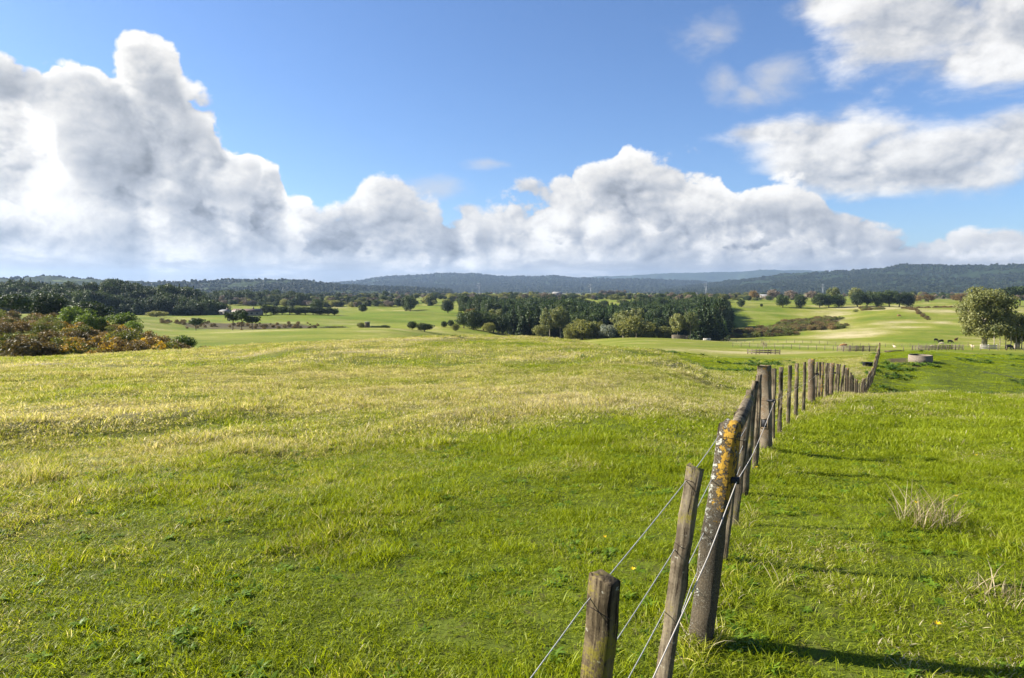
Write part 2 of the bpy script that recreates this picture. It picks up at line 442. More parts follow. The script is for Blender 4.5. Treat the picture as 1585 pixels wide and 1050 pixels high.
# ------------------------------------------------------------------ terrain: one sheet to the horizon
FAR = [(1000, 463.0), (1500, 459.5), (2600, 456.0), (4500, 453.4), (9000, 452.0), (15000, 451.6)]
LEFTN = [('z', 0.5, -0.05), ('z', 3.3, -0.07), ('z', 9, -0.20), ('z', 20, -0.85), ('z', 35, -1.9)]
CENTN = [('z', 0.5, -0.05), ('z', 3.3, -0.07), ('z', 9, -0.30), ('z', 20, -0.95), ('z', 38, -1.55)]
RGTN = [('z', 0.5, -0.05), ('z', 3.3, -0.08), ('z', 9, -0.36), ('z', 15.7, -1.0), ('z', 21, -1.62)]
COLS = {
    -500: LEFTN + [(52, 560), (66, 576), (90, 522), (120, 502), (180, 505), (250, 498), (350, 490), (440, 487), (570, 462), (700, 470)],
    0: LEFTN + [(54, 556.5), (66, 566), (90, 520), (122, 500), (170, 503), (250, 498), (350, 490), (440, 487), (570, 461), (700, 470)],
    150: LEFTN + [(57, 550), (68, 562), (86, 534), (110, 517), (130, 506), (180, 508), (250, 497), (350, 489), (440, 487), (570, 457), (700, 468)],
    300: LEFTN + [(60, 541), (74, 556), (120, 531), (200, 516), (240, 511.5), (290, 517), (350, 500), (450, 488), (570, 470), (750, 472)],
    338: LEFTN + [(61, 539), (75, 553), (122, 530), (200, 515.5), (242, 511), (292, 517), (352, 500), (450, 488), (570, 482), (750, 472)],
    365: LEFTN + [(61, 537), (76, 551), (125, 529), (200, 515), (245, 510), (295, 517), (355, 500), (450, 488), (570, 482), (750, 472)],
    450: CENTN + [(62, 533), (78, 546), (130, 528), (200, 514), (250, 508.5), (300, 516), (360, 500), (450, 488), (600, 482), (800, 471)],
    600: CENTN + [(65, 526), (80, 541), (150, 522), (220, 510.5), (260, 507), (310, 514), (400, 496), (520, 482), (600, 487), (800, 472)],
    700: CENTN + [(66, 520.5), (85, 541), (150, 534), (250, 522), (350, 504), (450, 492), (600, 480), (800, 470)],
    850: CENTN + [(64, 524.5), (80, 546), (150, 547), (250, 534), (330, 526), (420, 512), (600, 482), (800, 470)],
    1000: CENTN + [(55, 556), (68, 545.5), (84, 541.5), (100, 545), (150, 537), (220, 529), (290, 523.5), (330, 526), (420, 512), (600, 485), (800, 468)],
    1150: RGTN + [(30, 600), (40, 590), (60, 571), (85, 558), (120, 549), (200, 536), (280, 529), (330, 526), (400, 518), (450, 512), (500, 501), (600, 481), (680, 471), (800, 466)],
    1250: RGTN + [(30, 603), (45, 581), (70, 564), (100, 553), (160, 543), (250, 532), (330, 522), (420, 511), (500, 500), (600, 483), (700, 471), (850, 466)],
    1320: RGTN + [(26, 612), (33, 618), (45, 590), (60, 567), (90, 552), (140, 545), (200, 539.5), (280, 530), (360, 515), (450, 499), (520, 488), (600, 480), (700, 471), (850, 466)],
    1400: RGTN + [(26, 613), (36, 640), (46, 602), (60, 561), (76, 546), (95, 552), (150, 545), (170, 541), (250, 532), (350, 512), (450, 494), (550, 478), (620, 477), (700, 471.5), (850, 466)],
    1500: RGTN + [(26, 617), (36, 643), (46, 604), (60, 566), (80, 548), (98, 552), (150, 543.5), (170, 540), (250, 530), (350, 512), (450, 493), (550, 477), (620, 475), (700, 471), (850, 466)],
    1585: RGTN + [(26, 622), (36, 648), (46, 611), (62, 573), (85, 551), (105, 555), (150, 545), (170, 541), (250, 530), (350, 513), (500, 485), (620, 476), (700, 471), (850, 466)],
    2100: RGTN + [(26, 626), (36, 650), (46, 614), (62, 576), (85, 553), (105, 556), (170, 542), (250, 531), (350, 514), (500, 486), (700, 471), (850, 466)],
}
def pchip(x, y, xq):
    x = np.asarray(x, float); y = np.asarray(y, float)
    h = np.diff(x); d = np.diff(y) / h
    m = np.zeros_like(y)
    for i in range(1, len(y) - 1):
        if d[i - 1] * d[i] > 0:
            w1 = 2 * h[i] + h[i - 1]; w2 = h[i] + 2 * h[i - 1]
            m[i] = (w1 + w2) / (w1 / d[i - 1] + w2 / d[i])
    m[0] = d[0]; m[-1] = d[-1]
    k = np.clip(np.searchsorted(x, xq) - 1, 0, len(x) - 2)
    t = np.clip((xq - x[k]) / h[k], 0, 1)
    h00 = (1 + 2 * t) * (1 - t) ** 2; h10 = t * (1 - t) ** 2; h01 = t * t * (3 - 2 * t); h11 = t * t * (t - 1)
    return h00 * y[k] + h10 * h[k] * m[k] + h01 * y[k + 1] + h11 * h[k] * m[k + 1]
LR0, LR1, NR = math.log(0.5), math.log(16000.0), 420
lr = np.linspace(LR0, LR1, NR)
tabs, ths = [], []
for px, prof in sorted(COLS.items()):
    a = (px - W0 / 2) / FPX
    th = math.atan(a); c = math.cos(th)
    X_, Z_ = [], []
    for e in list(prof) + FAR:
        if e[0] == 'z': Yd, z = e[1], e[2]
        else: Yd, z = e[0], EYE + e[0] * tan_el(e[1])
        X_.append(math.log(Yd / c)); Z_.append(z)
    tabs.append(pchip(X_, Z_, lr)); ths.append(th)
back = 0.5 * (tabs[0] + tabs[-1])
ths = [-math.pi, -1.9] + ths + [1.9, math.pi]
tabs = np.array([back, back] + tabs + [back, back])
ths = np.array(ths)
NT_ = 1441
thg = np.linspace(-math.pi, math.pi, NT_)
ZT = np.stack([pchip(ths, tabs[:, j], thg) for j in range(NR)], axis=1)      # (theta, r)
_k = np.exp(-0.5 * (np.arange(-16, 17) / 4.4) ** 2); _k /= _k.sum()
_pad = np.concatenate([ZT[-17:-1], ZT, ZT[1:17]])
ZT = sum(w_ * _pad[i_:i_ + NT_] for i_, w_ in enumerate(_k))           # soften the land sideways
def ground(X, Y):
    X = np.asarray(X, float); Y = np.asarray(Y, float)
    r = np.sqrt(X * X + Y * Y).clip(0.51, 15900); th = np.arctan2(X, Y)
    u = (th + math.pi) / (2 * math.pi) * (NT_ - 1); w = (np.log(r) - LR0) / (LR1 - LR0) * (NR - 1)
    i = np.clip(np.floor(u).astype(int), 0, NT_ - 2); j = np.clip(np.floor(w).astype(int), 0, NR - 2)
    fu = u - i; fw = w - j
    z = (ZT[i, j] * (1 - fu) + ZT[i + 1, j] * fu) * (1 - fw) + (ZT[i, j + 1] * (1 - fu) + ZT[i + 1, j + 1] * fu) * fw
    k1 = np.clip(r / 6.0, 0, 1) * (1 - sstep(r, 70, 160))
    z = z + (fbm(X * 0.9, Y * 0.9, 3) - 0.5) * 0.13 * k1 + (fbm(X * 0.22 + 9, Y * 0.22, 2) - 0.5) * 0.22 * k1
    z = z + (fbm((X * 0.8 - Y * 0.6) * 0.42 + 50, (X * 0.6 + Y * 0.8) * 0.085, 3) - 0.5) * 0.34 * k1 * sstep(r, 4, 10)
    bank = sstep(X - 0.54 * Y, -1, 3) * sstep(r, 40, 48) * (1 - sstep(r, 85, 105))
    z = z + (fbm(X * 0.35 + 70, Y * 0.35, 3) - 0.5) * 0.55 * bank
    k2 = sstep(r, 120, 400)
    z = z + (fbm(X * 0.02, Y * 0.02 + 4, 3) - 0.5) * 2.2 * k2 * (1 - sstep(r, 2500, 6000))
    return z
def at(px, Yd):
    """the point of the ground seen in photo column px at forward distance Yd"""
    X = tan_az(px) * Yd
    return Vector((X, Yd, float(ground(X, Yd))))

def fields(X, Y):
    """what grows where: straw, lush grass, scrub (0..1 each)"""
    r = np.sqrt(X * X + Y * Y)
    px = W0 / 2 + FPX * X / np.maximum(Y, 0.1)
    left = sstep(X - (0.54 * Y - 0.85), 0.3, -0.3)                     # this side of the fence
    big = fbm(X * 0.05 + 3, Y * 0.05, 3) - 0.5
    med = fbm(X * 0.45, Y * 0.45 + 8, 4) - 0.5
    tr = fbm((X * 0.8 - Y * 0.6) * 0.42 + 50, (X * 0.6 + Y * 0.8) * 0.085, 3) - 0.5      # old stock tracks across the slope
    line = 3.0 + 8.5 * np.clip(px / 1000.0, -0.3, 1.2) + big * 8 + med * 4.0
    k = np.clip((Y - line) / 3.0, 0, 1)
    dry = left * (0.03 + 0.53 * k - 0.12 * sstep(Y, 27, 48)) + (med * (0.55 + 0.45 * k * left) + tr * (0.30 + 0.70 * left * (0.3 + 0.7 * k))) * (r < 110) + big * 0.25
    near_r = (1 - left)
    dry = dry + near_r * (0.08 + 0.52 * sstep(Y, 19, 24) * (1 - sstep(Y, 29, 33)))
    dry = np.where((Y > 95) & (Y < 340), 0.47 + big * 0.9 + med * 0.2, dry)
    rim = np.exp(-((Y - (118 + (px - 1000) * 0.05)) / 14.0) ** 2) * sstep(px, 900, 960) * (1 - sstep(px, 1260, 1330))
    rim = rim + np.exp(-((Y - (330 + (px - 1300) * 0.25)) / 22.0) ** 2) * sstep(px, 1230, 1290) * (1 - sstep(px, 1380, 1430))
    dry = dry + rim * 0.35
    dry = np.where(Y >= 340, 0.40 + big * 1.1 + 0.2 * sstep(px, 1230, 1300) * (1 - sstep(Y, 640, 700)), dry)
    lush = np.zeros_like(X)
    lush = np.maximum(lush, sstep(px, 890, 960) * (1 - sstep(px, 1180, 1260)) * sstep(Y, 40 + np.clip(1100 - px, 0, 200) * 0.1, 52 + np.clip(1100 - px, 0, 200) * 0.1) * (1 - sstep(Y, 90, 105)))
    lush = np.maximum(lush, near_r * sstep(Y, 33, 40) * (1 - sstep(Y, 85, 110)) * 0.9 * sstep(px, 1170, 1300))
    lush = np.maximum(lush, sstep(Y, 320, 360) * (1 - sstep(Y, 620, 700)) * sstep(px, 330, 380) * (1 - sstep(px, 690, 740)) * 0.45)
    lush = np.maximum(lush, sstep(Y, 380, 420) * (1 - sstep(Y, 640, 700)) * sstep(px, 1100, 1130) * (1 - sstep(px, 1200, 1260)) * 0.45)
    patch = fbm(X * 0.004 + 31, Y * 0.004, 2)
    lush = np.maximum(lush, sstep(Y, 700, 800) * sstep(patch, 0.5, 0.6) * 0.45)
    scrub = sstep(Y, 800, 1200) * sstep(patch, 0.46, 0.36)
    gully = np.exp(-((Y - (425 + np.clip(px - 1200, 0, 200) * 0.62)) / 62.0) ** 2) * (0.4 + 1.2 * fbm(X * 0.03, Y * 0.03, 2)) * sstep(px, 1115, 1150) * (1 - sstep(px, 1270, 1330))
    scrub = np.maximum(scrub, gully * 0.9)
    low = np.exp(-((Y - 330) / 30.0) ** 2) * sstep(px, 250, 300) * (1 - sstep(px, 470, 520)) * 0.75
    scrub = np.maximum(scrub, low)
    worn = np.exp(-((px - 1392) / 24.0) ** 2 - ((Y - 62) / 3.2) ** 2) + np.exp(-((px - 1427) / 26.0) ** 2 - ((Y - 57.8) / 2.0) ** 2)
    scrub = np.maximum(scrub, worn * 0.95)
    return np.clip(dry, 0, 1.2), np.clip(lush, 0, 1), np.clip(scrub, 0, 1)

th_front = np.linspace(R(-48), R(48), 420)
th_all = np.concatenate([np.linspace(-math.pi, R(-48), 45)[:-1], th_front, np.linspace(R(48), math.pi, 45)[1:]])
rr = np.exp(np.linspace(math.log(0.55), math.log(12700), 330))
TH, RR = np.meshgrid(th_all, rr, indexing='ij')
XX = RR * np.sin(TH); YY = RR * np.cos(TH)
ZZ = ground(XX, YY)
nth, nrr = TH.shape
vid = np.arange(nth * nrr).reshape(nth, nrr)
gq = np.stack([vid[:-1, :-1], vid[:-1, 1:], vid[1:, 1:], vid[1:, :-1]], -1).reshape(-1, 4)
verts = np.stack([XX.ravel(), YY.ravel(), ZZ.ravel()], 1)
cen = np.array([[0, 0, float(ground(0.0, 0.55))]])
cid = len(verts)
verts = np.concatenate([verts, cen])
fan = np.stack([np.full(nth - 1, cid), vid[:-1, 0], vid[1:, 0]], -1)
g_me = mesh_np('ground', verts, [gq[:, ::-1], fan[:, ::-1]], M_GROUND, smooth=True)
d_, l_, s_ = fields(verts[:, 0], verts[:, 1])
add_attr(g_me, 'dry', d_); add_attr(g_me, 'lush', l_); add_attr(g_me, 'scrub', s_)
add_attr(g_me, 'far', sstep(np.hypot(verts[:, 0], verts[:, 1]), 40, 120))
ground_o = tag(obj('ground', g_me), kind='structure')
# ------------------------------------------------------------------ far hills
def hill_material(name, c1, c2, pale=None):
    m, nt, out = new_mat(name)
    tcx = nt.new('ShaderNodeTexCoord'); P_ = tcx.outputs['Object']
    n1 = nt.noise(P_, 0.004, 5, 0.6); n2 = nt.noise(P_, 0.05, 4, 0.7)
    c = nt.mix(nt.lin(n1 * 0.6 + n2 * 0.4, 0.35, 0.65), c1, c2)
    if pale: c = nt.mix(nt.smooth(n1, 0.60, 0.66), c, pale)
    principled(nt, out, c, 0.95, 0.05, n2, 1.0, 12.0)
    return m
M_HILL = hill_material('bush_clad_hill', (0.014, 0.026, 0.011), (0.034, 0.050, 0.018))  # dark bush; hill colours also kept dark to stand in for cloud shade
M_HILLP = hill_material('hill_with_pasture', (0.022, 0.034, 0.015), (0.045, 0.062, 0.022), (0.12, 0.15, 0.04))
def hill_range(name, sky_px, D, depth, spur, seed, mat):
    sky_px = sorted(sky_px)
    ths_ = np.array([math.atan((p - W0 / 2) / FPX) for p, _ in sky_px])
    tel = np.array([tan_el(q) for _, q in sky_px])
    th = np.linspace(ths_[0], ths_[-1], 520)
    te = pchip(ths_, tel, th)
    Hh = EYE + D * np.cos(th) * te
    s = np.linspace(-0.15, 1.5, 70)
    Tm, Sm = np.meshgrid(th, s, indexing='ij')
    Rm = D - depth + depth * Sm
    X, Y = Rm * np.sin(Tm), Rm * np.cos(Tm)
    base = EYE + Y * tan_el(452.5) - 12
    rise = np.where(Sm < 1, np.clip(Sm, 0, 1) ** 1.15, 1 - 0.6 * (Sm - 1) ** 1.3)
    warp = fbm(X * 0.0011 + seed, Y * 0.0011, 3) * 6
    rid = 1 - np.abs(2 * fbm(X / (spur) + warp * 0.35 + seed, Y / (spur * 2.6), 3) - 1)
    fade = np.clip(Sm, 0, 1) * np.clip(1 - Sm, 0, 1) * 4
    Z = base + (Hh[:, None] - base) * rise * (1 - 0.80 * fade * (1 - rid))
    Z += (fbm(X * 0.008, Y * 0.008 + seed, 4) - 0.5) * D * 0.0028 * np.clip(Sm * 4, 0, 1)
    Z += (fbm(X * 0.035, Y * 0.035 + seed, 2) - 0.5) * 16 * np.clip(Sm * 4, 0, 1)
    a, b = X.shape
    v = np.arange(a * b).reshape(a, b)
    q = np.stack([v[:-1, :-1], v[1:, :-1], v[1:, 1:], v[:-1, 1:]], -1).reshape(-1, 4)
    me = mesh_np(name, np.stack([X.ravel(), Y.ravel(), Z.ravel()], 1), q, mat, smooth=True)
    return tag(obj(name, me), kind='structure'), X, Y, Z
HR = []
HR.append(hill_range('hills_far', [(-700, 430), (0, 432), (300, 438), (560, 438), (700, 434), (800, 432), (900, 429), (960, 427), (1040, 423), (1090, 422), (1130, 421), (1190, 418), (1250, 419), (1320, 424), (1600, 432), (2300, 434)], 11000, 2600, 900, 2.0, M_HILL))
HR.append(hill_range('hills_middle', [(380, 447), (480, 441), (560, 435.5), (600, 429), (640, 427.5), (690, 424.5), (735, 425), (780, 429), (830, 429), (860, 428), (900, 432), (1000, 433), (1080, 437), (1160, 446)], 6800, 2600, 800, 5.0, M_HILL))
HR.append(hill_range('hills_right', [(1020, 449), (1080, 442), (1130, 436), (1180, 430), (1240, 423.5), (1290, 421), (1330, 419), (1370, 413.5), (1400, 410.5), (1480, 412), (1540, 411), (1585, 410), (1800, 409), (2300, 416)], 5000, 2100, 640, 9.0, M_HILL))
HR.append(hill_range('hills_left', [(-900, 428), (-100, 431), (0, 431.5), (70, 429), (130, 432), (180, 435), (260, 438), (300, 436), (380, 435), (470, 436), (500, 440), (600, 446), (700, 450)], 3000, 1000, 380, 14.0, M_HILLP))

# ------------------------------------------------------------------ scattering (one object, many instances)
def scatter(name, pts, rotz, scale, idx, meshes, extra=None, tilt=None):
    pts = np.asarray(pts, float)
    me = bpy.data.meshes.new(name)
    me.vertices.add(len(pts)); me.vertices.foreach_set('co', pts.astype(np.float32).ravel())
    rot = np.zeros((len(pts), 3), np.float32); rot[:, 2] = rotz
    if tilt is not None: rot[:, 0] = tilt[:, 0]; rot[:, 1] = tilt[:, 1]
    a = me.attributes.new('rot', 'FLOAT_VECTOR', 'POINT'); a.data.foreach_set('vector', rot.ravel())
    scale = np.asarray(scale, np.float32)
    if scale.ndim == 1: scale = np.repeat(scale[:, None], 3, 1)
    a = me.attributes.new('scl', 'FLOAT_VECTOR', 'POINT'); a.data.foreach_set('vector', np.ascontiguousarray(scale).ravel())
    a = me.attributes.new('idx', 'INT', 'POINT'); a.data.foreach_set('value', np.asarray(idx, np.int32))
    for k, arr in (extra or {}).items(): add_attr(me, k, arr)
    col = bpy.data.collections.new(name + '_kinds')
    for i, m in enumerate(meshes):
        col.objects.link(bpy.data.objects.new('%s_kind_%02d' % (name, i), m))
    ng = bpy.data.node_groups.new(name + '_scatter', 'GeometryNodeTree')
    ng.interface.new_socket('Geometry', in_out='INPUT', socket_type='NodeSocketGeometry')
    ng.interface.new_socket('Geometry', in_out='OUTPUT', socket_type='NodeSocketGeometry')
    N_ = ng.nodes; L_ = ng.links
    gi = N_.new('NodeGroupInput'); go = N_.new('NodeGroupOutput')
    iop = N_.new('GeometryNodeInstanceOnPoints')
    ci = N_.new('GeometryNodeCollectionInfo'); ci.inputs['Collection'].default_value = col
    ci.inputs['Separate Children'].default_value = True; ci.inputs['Reset Children'].default_value = True
    L_.new(gi.outputs[0], iop.inputs['Points']); L_.new(ci.outputs[0], iop.inputs['Instance'])
    iop.inputs['Pick Instance'].default_value = True
    for nm, typ, sock in (('rot', 'FLOAT_VECTOR', 'Rotation'), ('scl', 'FLOAT_VECTOR', 'Scale'), ('idx', 'INT', 'Instance Index')):
        at_ = N_.new('GeometryNodeInputNamedAttribute'); at_.data_type = typ; at_.inputs['Name'].default_value = nm
        src = at_.outputs['Attribute']
        if nm == 'rot':
            e2r = N_.new('FunctionNodeEulerToRotation'); L_.new(src, e2r.inputs[0]); src = e2r.outputs[0]
        L_.new(src, iop.inputs[sock])
    L_.new(iop.outputs[0], go.inputs[0])
    o = obj(name, me)
    md = o.modifiers.new('scatter', 'NODES'); md.node_group = ng
    return o

# ------------------------------------------------------------------ foliage geometry
def leaf_quads(C, Nrm, size, rg, aspect=1.5, curl=0.25):
    n_ = len(C)
    Nrm = Nrm / np.linalg.norm(Nrm, axis=1, keepdims=True)
    t = np.cross(Nrm, rg.normal(size=(n_, 3))); t /= np.linalg.norm(t, axis=1, keepdims=True) + 1e-9
    b = np.cross(Nrm, t)
    s = size[:, None]
    v = np.stack([C - t * s * aspect * 0.5, C + b * s * 0.5 + Nrm * s * curl, C + t * s * aspect * 0.5, C - b * s * 0.5], 1)
    return v.reshape(-1, 3), np.arange(n_ * 4).reshape(-1, 4)
def clump_leaves(clumps, n_, size, seed, shell=0.55, up=0.25, aspect=1.5, outward=1.0, jitter=0.7):
    """leaves through the volume of the clumps (x,y,z,rx,ry,rz), thicker towards their outer shell"""
    rg = np.random.default_rng(seed)
    cl = np.array(clumps, float)
    w = (cl[:, 3] * cl[:, 4] + cl[:, 4] * cl[:, 5] + cl[:, 3] * cl[:, 5]); w /= w.sum()
    k = rg.choice(len(cl), n_, p=w)
    d = rg.normal(size=(n_, 3)); d[:, 2] += up * rg.random(n_); d /= np.linalg.norm(d, axis=1, keepdims=True)
    rad = shell + (1.08 - shell) * rg.random(n_) ** 0.8
    inner = rg.random(n_) < 0.18
    rad = np.where(inner, rg.random(n_) * shell, rad)
    C = cl[k, :3] + d * cl[k, 3:6] * rad[:, None]
    Nn = d * outward + rg.normal(size=(n_, 3)) * jitter + np.array([0, 0, 0.25])
    sz = size * (0.6 + 0.8 * rg.random(n_))
    return leaf_quads(C, Nn, sz, rg, aspect)
def broad_clumps(h, w, seed, n_=20, base=0.22, cr=(0.15, 0.27), flat=0.85, hollow=0.45):
    rg = np.random.default_rng(seed)
    out = []; cz = h * (1 + base) / 2; rz = h * (1 - base) / 2
    for i in range(n_):
        ph = i * 2.39996 + rg.random(); ct = 1 - 2 * (i + 0.5) / n_
        st = math.sqrt(1 - ct * ct); k = hollow + (0.82 - hollow) * rg.random()
        r = w * (cr[0] + (cr[1] - cr[0]) * rg.random())
        out.append((math.cos(ph) * st * k * (w / 2), math.sin(ph) * st * k * (w / 2), cz + ct * k * rz, r, r, r * flat))
    return out
def cone_clumps(h, w, seed, base=0.12, power=0.8):
    rg = np.random.default_rng(seed); out = []
    lev = 11
    for i in range(lev):
        t = i / (lev - 1); z = h * (base + (0.97 - base) * t); r = w / 2 * ((1 - t) ** power * 0.92 + 0.08)
        m = max(1, int(6 * (1 - t) + 1.5))
        for k in range(m):
            ph = 6.283 * k / m + rg.random() * 2 + i
            rr_ = r * (0.62 + 0.3 * rg.random()) if m > 1 else 0
            cr = max(0.35, r * 0.45)
            out.append((math.cos(ph) * rr_ * 0.75, math.sin(ph) * rr_ * 0.75, z - 0.15 * rr_, cr, cr, h * 0.055))
    return out
def trunk_mesh(h, r0, r1, seed, mat, limbs=5, lean=0.05, spread=0.3, fork=0.4, seg=7):
    rg = np.random.default_rng(seed); m = MB()
    top = Vector((rg.normal() * lean * h, rg.normal() * lean * h, h))
    pts = [Vector((0, 0, -0.15 * r0 * 4))] + [top * t + Vector((rg.normal(), rg.normal(), 0)) * r0 * 0.35 for t in (0.02, 0.25, 0.5, 0.75)] + [top]
    rad = [r0 * 1.35, r0 * 1.1, r0 * 0.85, r0 * 0.68, r0 * 0.5, r1]
    m.tube(pts, rad, seg)
    for i in range(limbs):
        t = fork + (0.95 - fork) * (i + rg.random()) / max(1, limbs); b = top * t
        ph = i * 2.4 + rg.random(); ln = h * spread * (0.7 + 0.5 * rg.random())
        d = Vector((math.cos(ph), math.sin(ph), 0.75 + 0.5 * rg.random())).normalized()
        m.tube([b, b + d * ln * 0.5 + Vector((0, 0, ln * 0.05)), b + d * ln + Vector((0, 0, ln * 0.2))], [r0 * 0.42, r0 * 0.28, r0 * 0.1], 5)
    return m.mesh('trunk', mat, True)

def bark_mat(name, c1, c2, sc=6.0):
    m, nt, out = new_mat(name)
    tcx = nt.new('ShaderNodeTexCoord'); q = nt.vmath('MULTIPLY', tcx.outputs['Object'], (1, 1, 0.25))
    n1 = nt.noise(q, sc, 5, 0.65)
    principled(nt, out, nt.mix(nt.lin(n1, 0.35, 0.65), c1, c2), 0.9, 0.15, n1, 0.6, 0.03)
    return m
M_BARK = bark_mat('bark_brown', (0.06, 0.045, 0.03), (0.14, 0.11, 0.08))
M_BARKP = bark_mat('bark_pale', (0.24, 0.20, 0.15), (0.46, 0.41, 0.33))
M_PINE = leaf_mat('pine_needles', (0.020, 0.038, 0.012), (0.050, 0.078, 0.020), trans=0.2)  # needle colour darkened to carry the shade on the left wooded hill
M_DARK = leaf_mat('dark_evergreen_leaves', (0.026, 0.046, 0.013), (0.062, 0.090, 0.022), trans=0.25)
M_PLANT = leaf_mat('plantation_needles', (0.026, 0.058, 0.014), (0.068, 0.110, 0.026), trans=0.25)
M_GUM = leaf_mat('gum_leaves', (0.100, 0.130, 0.042), (0.250, 0.255, 0.095), trans=0.35)
M_OLIVE = leaf_mat('olive_leaves', (0.100, 0.120, 0.032), (0.240, 0.235, 0.065), trans=0.35)
M_GREY = leaf_mat('grey_leaves', (0.155, 0.178, 0.132), (0.264, 0.287, 0.225), trans=0.3)
M_AUTUMN = leaf_mat('autumn_leaves', (0.150, 0.095, 0.035), (0.250, 0.170, 0.065), trans=0.35)
M_TWIG = leaf_mat('bare_twigs', (0.16, 0.12, 0.085), (0.27, 0.215, 0.15), trans=0.0)
M_GREEN = leaf_mat('bright_shrub_leaves', (0.062, 0.109, 0.019), (0.155, 0.217, 0.034), trans=0.4)
M_GORSE = leaf_mat('gorse_spines', (0.095, 0.080, 0.030), (0.210, 0.140, 0.055), trans=0.25)
M_GORSEG = leaf_mat('green_gorse_spines', (0.085, 0.105, 0.022), (0.180, 0.190, 0.042), trans=0.3)
M_FLOWER = leaf_mat('gorse_flowers', (0.42, 0.25, 0.015), (0.55, 0.36, 0.03), trans=0.2)

def cmesh(name, clumps, n_, size, seed, mat, **kw):
    v, f = clump_leaves(clumps, n_, size, seed, **kw)
    return mesh_np(name, v, f, mat)
KINDS = {}
def kind(name, variants):      # list of (crown mesh, trunk mesh), all about 10 m tall
    KINDS[name] = variants
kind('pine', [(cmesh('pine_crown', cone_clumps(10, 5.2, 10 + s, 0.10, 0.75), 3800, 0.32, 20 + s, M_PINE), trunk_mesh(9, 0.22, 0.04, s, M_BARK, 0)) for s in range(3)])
kind('plantation', [(cmesh('plantation_crown', cone_clumps(10, 4.3, 40 + s, 0.12, 0.62), 4200, 0.27, 50 + s, M_PLANT), trunk_mesh(9, 0.18, 0.03, s, M_BARK, 0)) for s in range(3)])
kind('dark', [(cmesh('evergreen_crown', broad_clumps(10, 9.5, 60 + s, 20, 0.06), 4800, 0.36, 70 + s, M_DARK), trunk_mesh(6, 0.35, 0.12, s, M_BARK, 5)) for s in range(3)])
kind('gum', [(cmesh('gum_crown', broad_clumps(10, 8.5, 80 + s, 13, 0.26, (0.13, 0.22), 0.9, 0.6), 2600, 0.38, 90 + s, M_GUM, shell=0.3), trunk_mesh(8, 0.20, 0.06, s + 5, M_BARKP, 7, 0.04, 0.38, 0.35)) for s in range(3)])
kind('olive', [(cmesh('olive_crown', broad_clumps(10, 10, 100 + s, 18, 0.04), 3400, 0.42, 110 + s, M_OLIVE), trunk_mesh(6, 0.25, 0.1, s, M_BARK, 5)) for s in range(3)])
kind('grey', [(cmesh('grey_crown', broad_clumps(10, 10.5, 120 + s, 14, 0.03), 2600, 0.45, 130 + s, M_GREY), trunk_mesh(5, 0.25, 0.1, s, M_BARK, 4)) for s in range(1)])
kind('autumn', [(cmesh('autumn_crown', broad_clumps(10, 10, 140 + s, 14, 0.10), 2200, 0.42, 150 + s, M_AUTUMN, shell=0.3), trunk_mesh(7, 0.25, 0.08, s, M_BARK, 5)) for s in range(2)])
kind('bare', [(cmesh('twig_crown', broad_clumps(10, 7.5, 160 + s, 14, 0.16), 2600, 0.16, 170 + s, M_TWIG, aspect=9.0, outward=0.1, jitter=1.0, shell=0.1), trunk_mesh(8, 0.16, 0.03, s, M_BARK, 9, 0.02, 0.4, 0.2)) for s in range(2)])
kind('round', [(cmesh('shrub_crown', broad_clumps(10, 11, 180 + s, 18, -0.05), 4200, 0.42, 190 + s, M_GREEN), trunk_mesh(5, 0.35, 0.1, s, M_BARK, 4)) for s in range(2)])
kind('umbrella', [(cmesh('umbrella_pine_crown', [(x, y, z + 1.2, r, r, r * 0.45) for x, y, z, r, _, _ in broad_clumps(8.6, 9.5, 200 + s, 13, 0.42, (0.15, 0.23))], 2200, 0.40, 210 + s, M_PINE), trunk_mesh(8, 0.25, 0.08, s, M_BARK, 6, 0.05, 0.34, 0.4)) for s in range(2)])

_count = {}
def plant(knd, name, px, Yd, h, w, label, cat='tree', group=None, sink=0.0, rz=None):
    vs = KINDS[knd]; i = _count.get(knd, 0); _count[knd] = i + 1
    cm, tm = vs[i % len(vs)]
    p = at(px, Yd); p.z -= sink
    base_w = {'pine': 5.2, 'plantation': 4.3, 'dark': 9.5, 'gum': 8.5, 'olive': 10, 'grey': 10.5, 'autumn': 10, 'bare': 7.5, 'round': 11, 'umbrella': 9.5}[knd]
    e = empty(name, p, (i * 1.7) % 6.28 if rz is None else rz, (w / base_w, w / base_w, h / 10.0))
    tag(e, label, cat, group)
    obj('trunk', tm, e); obj('crown', cm, e)
    return e

# --- trees one can tell apart, front to back
ORDN = ['first', 'second', 'third', 'fourth', 'fifth', 'sixth', 'seventh', 'eighth', 'ninth', 'tenth']
T = plant
# left, beyond the gorse
T('umbrella', 'pine_tree', 20, 155, 7.2, 9.0, 'loose grey-green pine at the far left edge, behind the gorse')
T('dark', 'pine_tree', 82, 165, 8.2, 8.5, 'rounded dark green pine behind the gorse, left of the spreading dark tree')
T('umbrella', 'pine_tree', 50, 172, 6.6, 7.0, 'small pale green pine between the two larger pines at the left')
T('dark', 'evergreen_tree', 136, 160, 6.2, 10.0, 'low spreading dark evergreen just above the gorse thicket')
T('dark', 'evergreen_tree', 108, 168, 5.4, 7.0, 'dark evergreen tucked against the spreading tree on its left side')
T('round', 'shrub', 192, 128, 3.6, 5.6, 'large rounded bright green shrub above the yellow gorse', 'shrub')
T('round', 'shrub', 207, 122, 2.6, 3.4, 'smaller green shrub leaning on the right of the large green shrub', 'shrub')
T('round', 'shrub', 116, 112, 4.0, 5.8, 'bright green shrub with pale top in the middle of the brown gorse', 'shrub')
